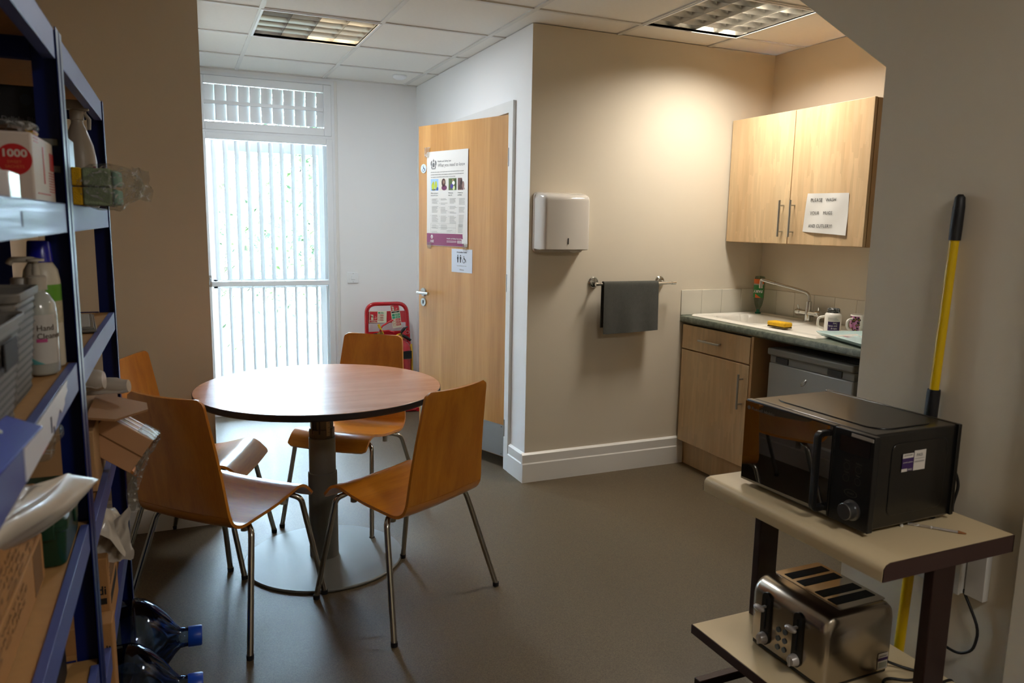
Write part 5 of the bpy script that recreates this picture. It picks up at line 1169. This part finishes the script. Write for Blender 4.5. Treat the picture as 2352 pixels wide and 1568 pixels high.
for k in range(6): b.text(['HANDLE WITH CARE', 'PRODUCT OF THE UK', 'PAPER TOWELS', '2 PLY WHITE', 'BATCH 0426', 'CASE OF 12'][k], .010, (-.2275, .80+.03*(k % 3), z4+.148-k*.0125), (0, 1, 0), (0, 0, 1), .0003, w=.3+.04*k)
b.build('printed_text', mat('faded_carton_print', '7a5a3a', .8), t)
t = thing('green_case', 'dark green plastic first aid case with latched lid on the fourth shelf', 'case', (-.27, 1.52, z4))
M_gp = mat('dark_green_plastic', '123a28', .35, coat=.2)
b = MB(); g = lambda z, k: [(x, y, z4+z) for x, y in rrect(-.34-.0*k, -.197+.004*k, 1.425-.004*k, 1.612, .014, 4)]
rs = [g(0, -1), g(.003, -.6), g(.060, .2), g(.064, .9), g(.070, .9)]; n = len(rs[0]); b.add([p for r in rs for p in r], [(i*n+k, i*n+(k+1) % n, (i+1)*n+(k+1) % n, (i+1)*n+k) for i in range(len(rs)-1) for k in range(n)]+[tuple(range(n)), tuple(range((len(rs)-1)*n, len(rs)*n))]); b.build('case_body', M_gp, t, smooth=35)
b = MB(); rs = [g(.0708, .9), g(.082, .9), g(.088, -1), [(x*.97-.008, (y-1.52)*.93+1.52, z4+.104) for x, y, _ in g(0, -1)], [(x*.93-.0185, (y-1.52)*.88+1.52, z4+.108) for x, y, _ in g(0, -1)]]; b.add([p for r in rs for p in r], [(i*n+k, i*n+(k+1) % n, (i+1)*n+(k+1) % n, (i+1)*n+k) for i in range(len(rs)-1) for k in range(n)]+[tuple(range(n)), tuple(range((len(rs)-1)*n, len(rs)*n))]); b.build('case_lid', M_gp, t, smooth=35)
b = MB(); b.box(-.238, -.212, 1.418, 1.423, z4+.050, z4+.082); b.box(-.1935, -.189, 1.50, 1.53, z4+.050, z4+.082); b.build('latch', M_gp, t, bevel=.002)
t = thing('white_carrier_bag', 'white plastic sack spilling over the cartons below the blue clipboard', 'bag', (-.2, 1.2, z4+.17))
SA, SB = Vector((-.275, .93, z4+.222)), Vector((-.163, 1.385, z4+.150))
def sack(u, v):
    w = 1-.35*u
    k = math.sin(PI*min(1, (1-u)/.12*.5)) if u > .88 else 1
    return SA+(SB-SA)*u+Vector((.032*math.sin(PI*v)*w+.006*math.sin(9*v+4*u), .018*v, (.045-.095*v)*w*(.35+.65*k)+.006*math.sin(7*u)))
b = MB(); cloth(b, sack, 60, 34, .006, 12, .001); cloth(b, lambda u, v: SA+(SB-SA)*(.0+.62*u)+Vector((-.07+.085*v, 0, .045-.02*v+.008*math.sin(8*u))), 30, 24, .006, 14, .001)
b.build('sack', M_polyw, t, smooth=70)
t = thing('clear_bag', 'clear plastic bag of white items with a red line hanging behind the torn label', 'bag', (-.22, 1.36, z4+.2))
b = MB(); lumpy(b, (-.232, 1.40, z4+.236), .040, .085, .040, 8, .16); b.build('film', M_film, t, smooth=60)
b = MB(); lumpy(b, (-.240, 1.39, z4+.232), .030, .065, .032, 9, .2); b.m = 1; b.box(-.2075, -.2055, 1.33, 1.39, z4+.226, z4+.229); b.m = 2; b._ell((-.214, 1.45, z4+.248), 1, 8, (.004, .012, .007)); b.build('contents', [mat('pale_contents', 'b9b3a6', .5), M_redp, mat('green_bit', '3f8c3a', .5)], t, smooth=60)
# --- near unit, fifth level (z .544)
z5 = .5445
t = crate('cardboard_box', 'brown box with black woodgrain print on the fifth shelf at the lower left', -.44, -.232, 1.05, 1.40, z5, z5+.145, M_card)
b = MB(); r_ = random.Random(8)
for k in range(9):
    z = z5+.012+k*.014; b.tube([(-.2318, 1.12+.24*q_, z+.004*math.sin(5*q_+k)) for q_ in [i/10 for i in range(11)]], .0022, 5)
b.build('print', mat('carton_black', '1c1a16', .7), t)
t = crate('dark_crate', 'dark navy storage crate standing at the end of the fifth shelf', -.44, -.236, 1.44, 1.60, z5, z5+.20, mat('navy_plastic', '11141f', .5))
t = crate('cardboard_box', 'plain brown box on the bottom shelf of the near unit', -.44, -.24, .80, 1.35, .1005, .34, M_card)
# --- far unit, second level
t = thing('sponge_pack', 'pack of green and yellow scouring sponges wrapped in clear film', 'sponges', (-.17, 2.0, z2))
Rp = Matrix.Translation((-.155, 1.985, z2)) @ Matrix.Rotation(math.radians(-3), 4, 'Z')
for (dx0, dx1, m_, nm, mm) in ((-.050, -.028, 1, 'yellow_sponge', M_sponge), (-.028, .030, 0, 'green_sponge', mat('green_scourer', '8b9a7c', .95, var=.2, vscale=90, bump=.9, bscale=350))):
    for k in range(2):
        b = MB(); b.X = Rp; b.box(dx0, dx1-.001, -.05, .05, .002+k*.042, .042+k*.042); b.build(nm, mm, t, bevel=.004)
b = MB(); b.X = Rp
for k in range(2): b.box(.031, .042, -.045, .045, .004+k*.042, .038+k*.042)
b.build('blue_green_sponge', mat('teal_scourer', '86aca0', .95, var=.2, vscale=90), t, bevel=.004)
b = MB(); lumpy(b, (-.140, 1.985, z2+.045), .070, .068, .054, 21, .07, 20); b.build('film', M_film, t, smooth=60)
b = MB(); cloth(b, lambda u, v: (-.085+.035*u, 1.95+.05*v, z2+.02+.07*v-.01*u), 12, 14, .006, 5, .0003); b.build('film_end', M_film, t, smooth=60)
t = thing('spray_bottle', 'white trigger spray bottle behind the sponge pack', 'bottle', (-.21, 2.3, z2))
sx_, sy_ = -.222, 2.30
b = MB(); b.lathe([(0, 0), (.037, 0), (.040, .005), (.040, .12), (.034, .16), (.022, .195), (.014, .215), (.014, .225)], (sx_, sy_, z2), n=28); b.build('bottle_body', mat('milky_plastic', 'a39a8e', .35), t, smooth=45)
b = MB(); b.lathe([(.016, .222), (.017, .245), (.012, .25)], (sx_, sy_, z2), n=20); b.box(sx_-.045, sx_+.028, sy_-.011, sy_+.011, z2+.248, z2+.272); b.tube([(sx_+.012, sy_, z2+.248), (sx_+.028, sy_, z2+.225), (sx_+.026, sy_, z2+.20)], .005, 8); b.build('spray_head', mat('milky_plastic', 'a39a8e', .35), t, bevel=.004)
b = MB(); b.box(sx_+.033, sx_+.0405, sy_-.045, sy_-.02, z2+.06, z2+.105); b.build('pink_print', mat('pink_print', 'b0407a', .4), t, bevel=.002)
t = crate('blue_pack', 'pale blue and navy packet beside the near post on the upper shelf', -.255, -.205, 1.93, 2.02, z2, z2+.145, mat('blue_packet', '6a7ca8', .3, var=.4, vscale=14))
# --- far unit, third level: steel bracket tool
t = thing('metal_holder', 'grey steel holder lying on the third shelf of the far unit', 'holder', (-.25, 2.32, 1.1505))
b = MB(); b.X = Matrix.Translation((-.245, 2.28, 1.1505)) @ Matrix.Rotation(math.radians(6), 4, 'Z')
b.box(-.03, .035, -.17, .17, 0, .006); b.box(-.025, .03, -.16, .16, .006, .010); b.m = 1; b.box(-.015, .022, -.14, .14, .0101, .0112)
b.m = 0; b.box(-.03, -.024, -.02, .15, .0, .045); b.prism([(-.03, .010), (.005, .010), (-.024, .045), (-.03, .045)], lambda a, c, d: (a, d, c), .12, .15)
b.build('holder_body', [mat('galvanised', '7d7d78', .4, .6), mat('pale_strip', 'a8a8a0', .5)], t, bevel=.001)
# --- far unit, fourth level (z .80)
z4f = .8005
t = crate('cardboard_box', 'open tan cardboard box under the white rolls on the far shelving', -.44, -.196, 1.93, 2.36, z4f, z4f+.145, mat('tan_card', 'b08a60', .8, var=.05))
b = MB(); b.X = Matrix.Translation((-.196, 2.12, z4f+.145)) @ Matrix.Rotation(math.radians(12), 4, 'Y')
b.prism([(-.02, -.20), (.04, -.19), (.105, -.05), (.100, .02), (.03, .05), (.02, .19), (-.02, .20)], lambda a, c, d: (a, c, d), .028, .033); b.build('flap', mat('flap_card', '9a7048', .8), t)
for k, (a, c_, rr_, lb) in enumerate((((-.36, 2.06, z4f+.246), (-.176, 2.03, z4f+.246), .026, 'upper rolled white plastic bag on the far shelving'), ((-.34, 2.16, z4f+.204), (-.128, 2.10, z4f+.214), .020, 'lower rolled white plastic bag sticking out over the torn cardboard flap'))):
    t = thing('bag_roll', lb, 'bag', (a[0], a[1], a[2]-rr_))
    b = MB(); A = Vector(a); B = Vector(c_); n_ = 14; r_ = random.Random(k)
    b.tube([A+(B-A)*i/n_+Vector((0, 0, .003*math.sin(i*1.3))) for i in range(n_+1)], [rr_*(.92+.12*r_.random())*(1 if i < n_ else .8) for i in range(n_+1)], 22); 
    cloth(b, lambda u, v: A+(B-A)*(u*.98)+Vector((0, -.025+.06*v, -rr_*.7+.012*math.sin(PI*v))), 20, 10, .004, 30+k, .0008)
    b.build('roll', M_polyw, t, smooth=60)
t = thing('wrapped_panels', 'bundle of pale wooden panels in torn clear wrap jutting out of the far shelving', 'bundle', (-.14, 2.1, z4f+.1))
M_pale = mat('pale_board', 'c0926a', .6, var=.04); M_paleedge = mat('pale_board_edge', 'd0b0a4', .5, var=.08, vscale=50)
RX = Matrix.Translation((-.195, 2.10, z4f+.150)) @ Matrix.Rotation(math.radians(35), 4, 'Y') @ Matrix.Rotation(math.radians(-8), 4, 'Z')
for k in range(6):
    b = MB(); b.X = RX; b.box(.012+(.004 if k == 0 else .0), .142-.002*(k % 2), -.052+k*.0185, -.052+k*.0185+.0148, -.083, 0.012+.0008*(k % 2)); b.build('panel', M_paleedge if k % 2 else M_pale, t, bevel=.0015)
b = MB(); b.X = RX; b.box(.012, .143, -.0535, -.052, -.036, -.033); b.build('fold_line', mat('fold_line_brown', '7d5632', .8), t)  # brown strip drawn along the fold
b = MB(); b.X = RX
cloth(b, lambda u, v: (.146+.008*math.sin(4*u), -.055+.115*u, .016-.105*v), 22, 18, .004, 41, .0003)
cloth(b, lambda u, v: (.10+.045*v, -.056+.115*u, .0155), 20, 10, .0015, 42, .0003)
b.build('clear_wrap', M_film, t, smooth=60)
b = MB(); cloth(b, lambda u, v: (-.135+.035*u*(1-.4*v)+.012*math.sin(6*v), 2.06+.02*u, z4f+.075-.185*v), 8, 30, .006, 43, .0003); b.build('wrap_tail', M_film, t, smooth=60)
# --- far unit, fifth level (z .445)
z5f = .4455
t = crate('cardboard_box', 'brown carton with black lettering standing under the white bag on the far shelving', -.44, -.186, 1.93, 2.16, z5f, z5f+.19, M_card)
b = MB(); b.text('Cordi', .03, (-.255, 1.9292, z5f+.10), (1, 0, 0), (0, 0, 1), .0004, w=.062, bold=.02); b.box(-.26, -.192, 1.9290, 1.93, z5f+.075, z5f+.090); b.text('06', .02, (-.225, 1.9292, z5f+.045), (1, 0, 0), (0, 0, 1), .0004)
for k in range(5): b.box(-.1862, -.1855, 1.96, 2.12, z5f+.15-k*.010, z5f+.153-k*.010)
b.box(-.1862, -.1855, 1.96, 2.13, z5f+.06, z5f+.085)
b.build('printed_text', mat('carton_black', '1c1a16', .7), t)
t = crate('cardboard_box', 'brown carton wedged low between the near post and the blue water bottles', -.44, -.178, 1.86, 1.925, .30, z5f+.06, M_card)
b = MB(); b.text('Cordi', .03, (-.243, 1.8592, .43), (1, 0, 0), (0, 0, 1), .0004, w=.058, bold=.02); b.box(-.24, -.186, 1.859, 1.86, .405, .418); b.text('06', .02, (-.215, 1.8592, .375), (1, 0, 0), (0, 0, 1), .0004); b.build('printed_text', mat('carton_black', '1c1a16', .7), t)
t = thing('white_carrier_bag', 'crumpled white plastic bag on the carton of the far shelving', 'bag', (-.19, 2.05, z5f+.19))
b = MB(); cloth(b, lambda u, v: (-.245+.095*u, 1.93+.13*v, z5f+.20+.075*math.sin(PI*u)*math.sin(PI*(.2+.7*v))-.055*max(0, u-.7)+.05*u*v), 30, 26, .010, 51, .0008); cloth(b, lambda u, v: (-.225+.09*u, 1.955+.02*v, z5f+.165+.13*v*(.3+.7*u)), 22, 22, .008, 52, .0008); b.build('sack', M_polyw, t, smooth=70)
# --- blue water bottles lying on the floor
def bottle_mat():
    m = bpy.data.materials.new('blue_water_bottle'); m.use_nodes = True; N = m.node_tree.nodes; L = m.node_tree.links
    for n in list(N): N.remove(n)
    o = N.new('ShaderNodeOutputMaterial'); t = N.new('ShaderNodeBsdfTransparent'); g = N.new('ShaderNodeBsdfGlossy'); mx = N.new('ShaderNodeMixShader'); lw = N.new('ShaderNodeLayerWeight')
    t.inputs[0].default_value = lin('c8def5'); g.inputs['Roughness'].default_value = .06; g.inputs[0].default_value = lin('b8c8e6'); lw.inputs['Blend'].default_value = .38
    L.new(lw.outputs['Fresnel'], mx.inputs[0]); L.new(t.outputs[0], mx.inputs[1]); L.new(g.outputs[0], mx.inputs[2]); L.new(mx.outputs[0], o.inputs[0]); return m
M_wb = bottle_mat(); M_cap = mat('blue_bottle_cap', '0f46b8', .35)
BP = [(0, .0), (.09, .0), (.118, .006), (.130, .02), (.133, .05), (.128, .062), (.133, .075), (.133, .125), (.122, .138), (.122, .150), (.133, .164), (.133, .215), (.122, .228), (.122, .238), (.134, .252), (.136, .30), (.130, .322), (.112, .350), (.078, .385), (.045, .410), (.031, .424), (.0285, .440), (.0285, .455)]
def wbottle(x, y, z, label, rz):
    t = thing('water_bottle', label, 'bottle', (x, y, z), 0, 'large blue water bottles lying on the floor')
    d = Vector((math.cos(rz), math.sin(rz), -.04)).normalized()
    b = MB(); b.lathe(BP, (x, y, z+.136), d, 48); b.build('bottle_body', M_wb, t, smooth=50)
    b = MB(); b.lathe([(.0305, .446), (.0315, .448), (.0315, .482), (.0295, .486), (0, .486)], (x, y, z+.136), d, 32); b.build('cap', M_cap, t, smooth=40)
    return t
wbottle(-.470, 2.44, .012, 'large translucent blue water bottle lying on its side, the farther of the two', -.02)
wbottle(-.475, 2.165, .012, 'large translucent blue water bottle lying on its side, nearest the blue post', -.02)

# ------------------------------------------------------------------ garden outside
b = MB(); b.box(-12, 14, YB+.24, 26, -.12, -.02); g_ = b.build('ground', mat('leaf_litter', '6d655a', .9, var=.3, vscale=14)); tag(g_, 'pale bare earth outside the glazed door', 'ground'); g_['kind'] = 'structure'
M_lf = mat('hedge_leaf', '4a5c33', .4, var=.3, vscale=20); M_lf2 = mat('hedge_leaf_dark', '2a3a24', .4, var=.3, vscale=20); M_stem = mat('hedge_stem', '4d4438', .8)
r_ = random.Random(11)
for hi in range(3):
    hx_ = -.1+hi*1.42; t = thing('hedge_shrub', ['leafy green hedge shrub seen through the left of the slatted window', 'leafy green hedge shrub seen through the middle of the slatted window', 'leafy green hedge shrub seen through the right of the slatted window'][hi], 'shrub', (hx_, 8.3, -.02), 0, None)
    b = MB()
    for k in range(2600):
        z = r_.uniform(0, 1)**.8*2.0; x = hx_+r_.uniform(-.66, .66); y = 8.3+r_.gauss(0, .22)
        if z < .9 and r_.random() < .55*(1-z/.9): continue
        if z > 1.5 and r_.random() < (z-1.5)*1.2: continue
        a, e, s = r_.uniform(0, 6.28), r_.uniform(-.9, .9), r_.uniform(.028, .055); d = Vector((math.cos(a)*math.cos(e), math.sin(a)*math.cos(e), math.sin(e))); n = d.orthogonal().normalized(); c = Vector((x, y, z+.05)); b.m = k % 3 == 0
        b.add([c-d*s, c+n*s*.38, c+d*s, c-n*s*.38], [(0, 1, 2, 3)])
    o = b.build('foliage', [M_lf, M_lf2], t); o['kind'] = 'stuff'
    for k in range(9):
        x = hx_+r_.uniform(-.5, .5); y = 8.3+r_.uniform(-.2, .2); q = r_.uniform(-.15, .15)
        b = MB(); b.tube([(x, y, -.02), (x+q*.4, y, .5), (x+q*1.3, y+.05, 1.1), (x+q*2, y, 1.7)], [.022, .017, .012, .006], 7)
        for j in range(5): zz = r_.uniform(.2, 1.2); b.tube([(x+q*zz*.8, y, zz), (x+q*zz*.8+r_.uniform(-.15, .15), y+r_.uniform(-.1, .1), zz+r_.uniform(.15, .4))], [.006, .002], 5)
        b.build('stem', M_stem, t)

for hi in range(4):
    hx_ = -3.2+hi*2.7; t = thing('garden_tree', ['tall leafy tree behind the hedge at the far left of the garden', 'tall leafy tree behind the hedge left of the window centre', 'tall leafy tree behind the hedge right of the window centre', 'tall leafy tree behind the hedge at the far right of the garden'][hi], 'tree', (hx_, 12.5, -.02), 0, None)
    b = MB()
    for k in range(2600):
        u, v_, w_2 = r_.gauss(0, .62), r_.gauss(0, .45), r_.uniform(.9, 5.2); x = hx_+max(-1.18, min(1.18, u)); y = 12.5+v_; a, e, s = r_.uniform(0, 6.28), r_.uniform(-.9, .9), r_.uniform(.07, .13); d = Vector((math.cos(a)*math.cos(e), math.sin(a)*math.cos(e), math.sin(e))); n = d.orthogonal().normalized(); c = Vector((x, y, w_2)); b.m = k % 3 == 0
        b.add([c-d*s, c+n*s*.5, c+d*s, c-n*s*.5], [(0, 1, 2, 3)])
    o = b.build('foliage', [M_lf, M_lf2], t); o['kind'] = 'stuff'
    b = MB(); b.tube([(hx_, 12.5, -.02), (hx_+.05, 12.5, 1.5), (hx_-.05, 12.5, 3.4)], [.14, .11, .05], 10); b.build('trunk', M_stem, t, smooth=60)
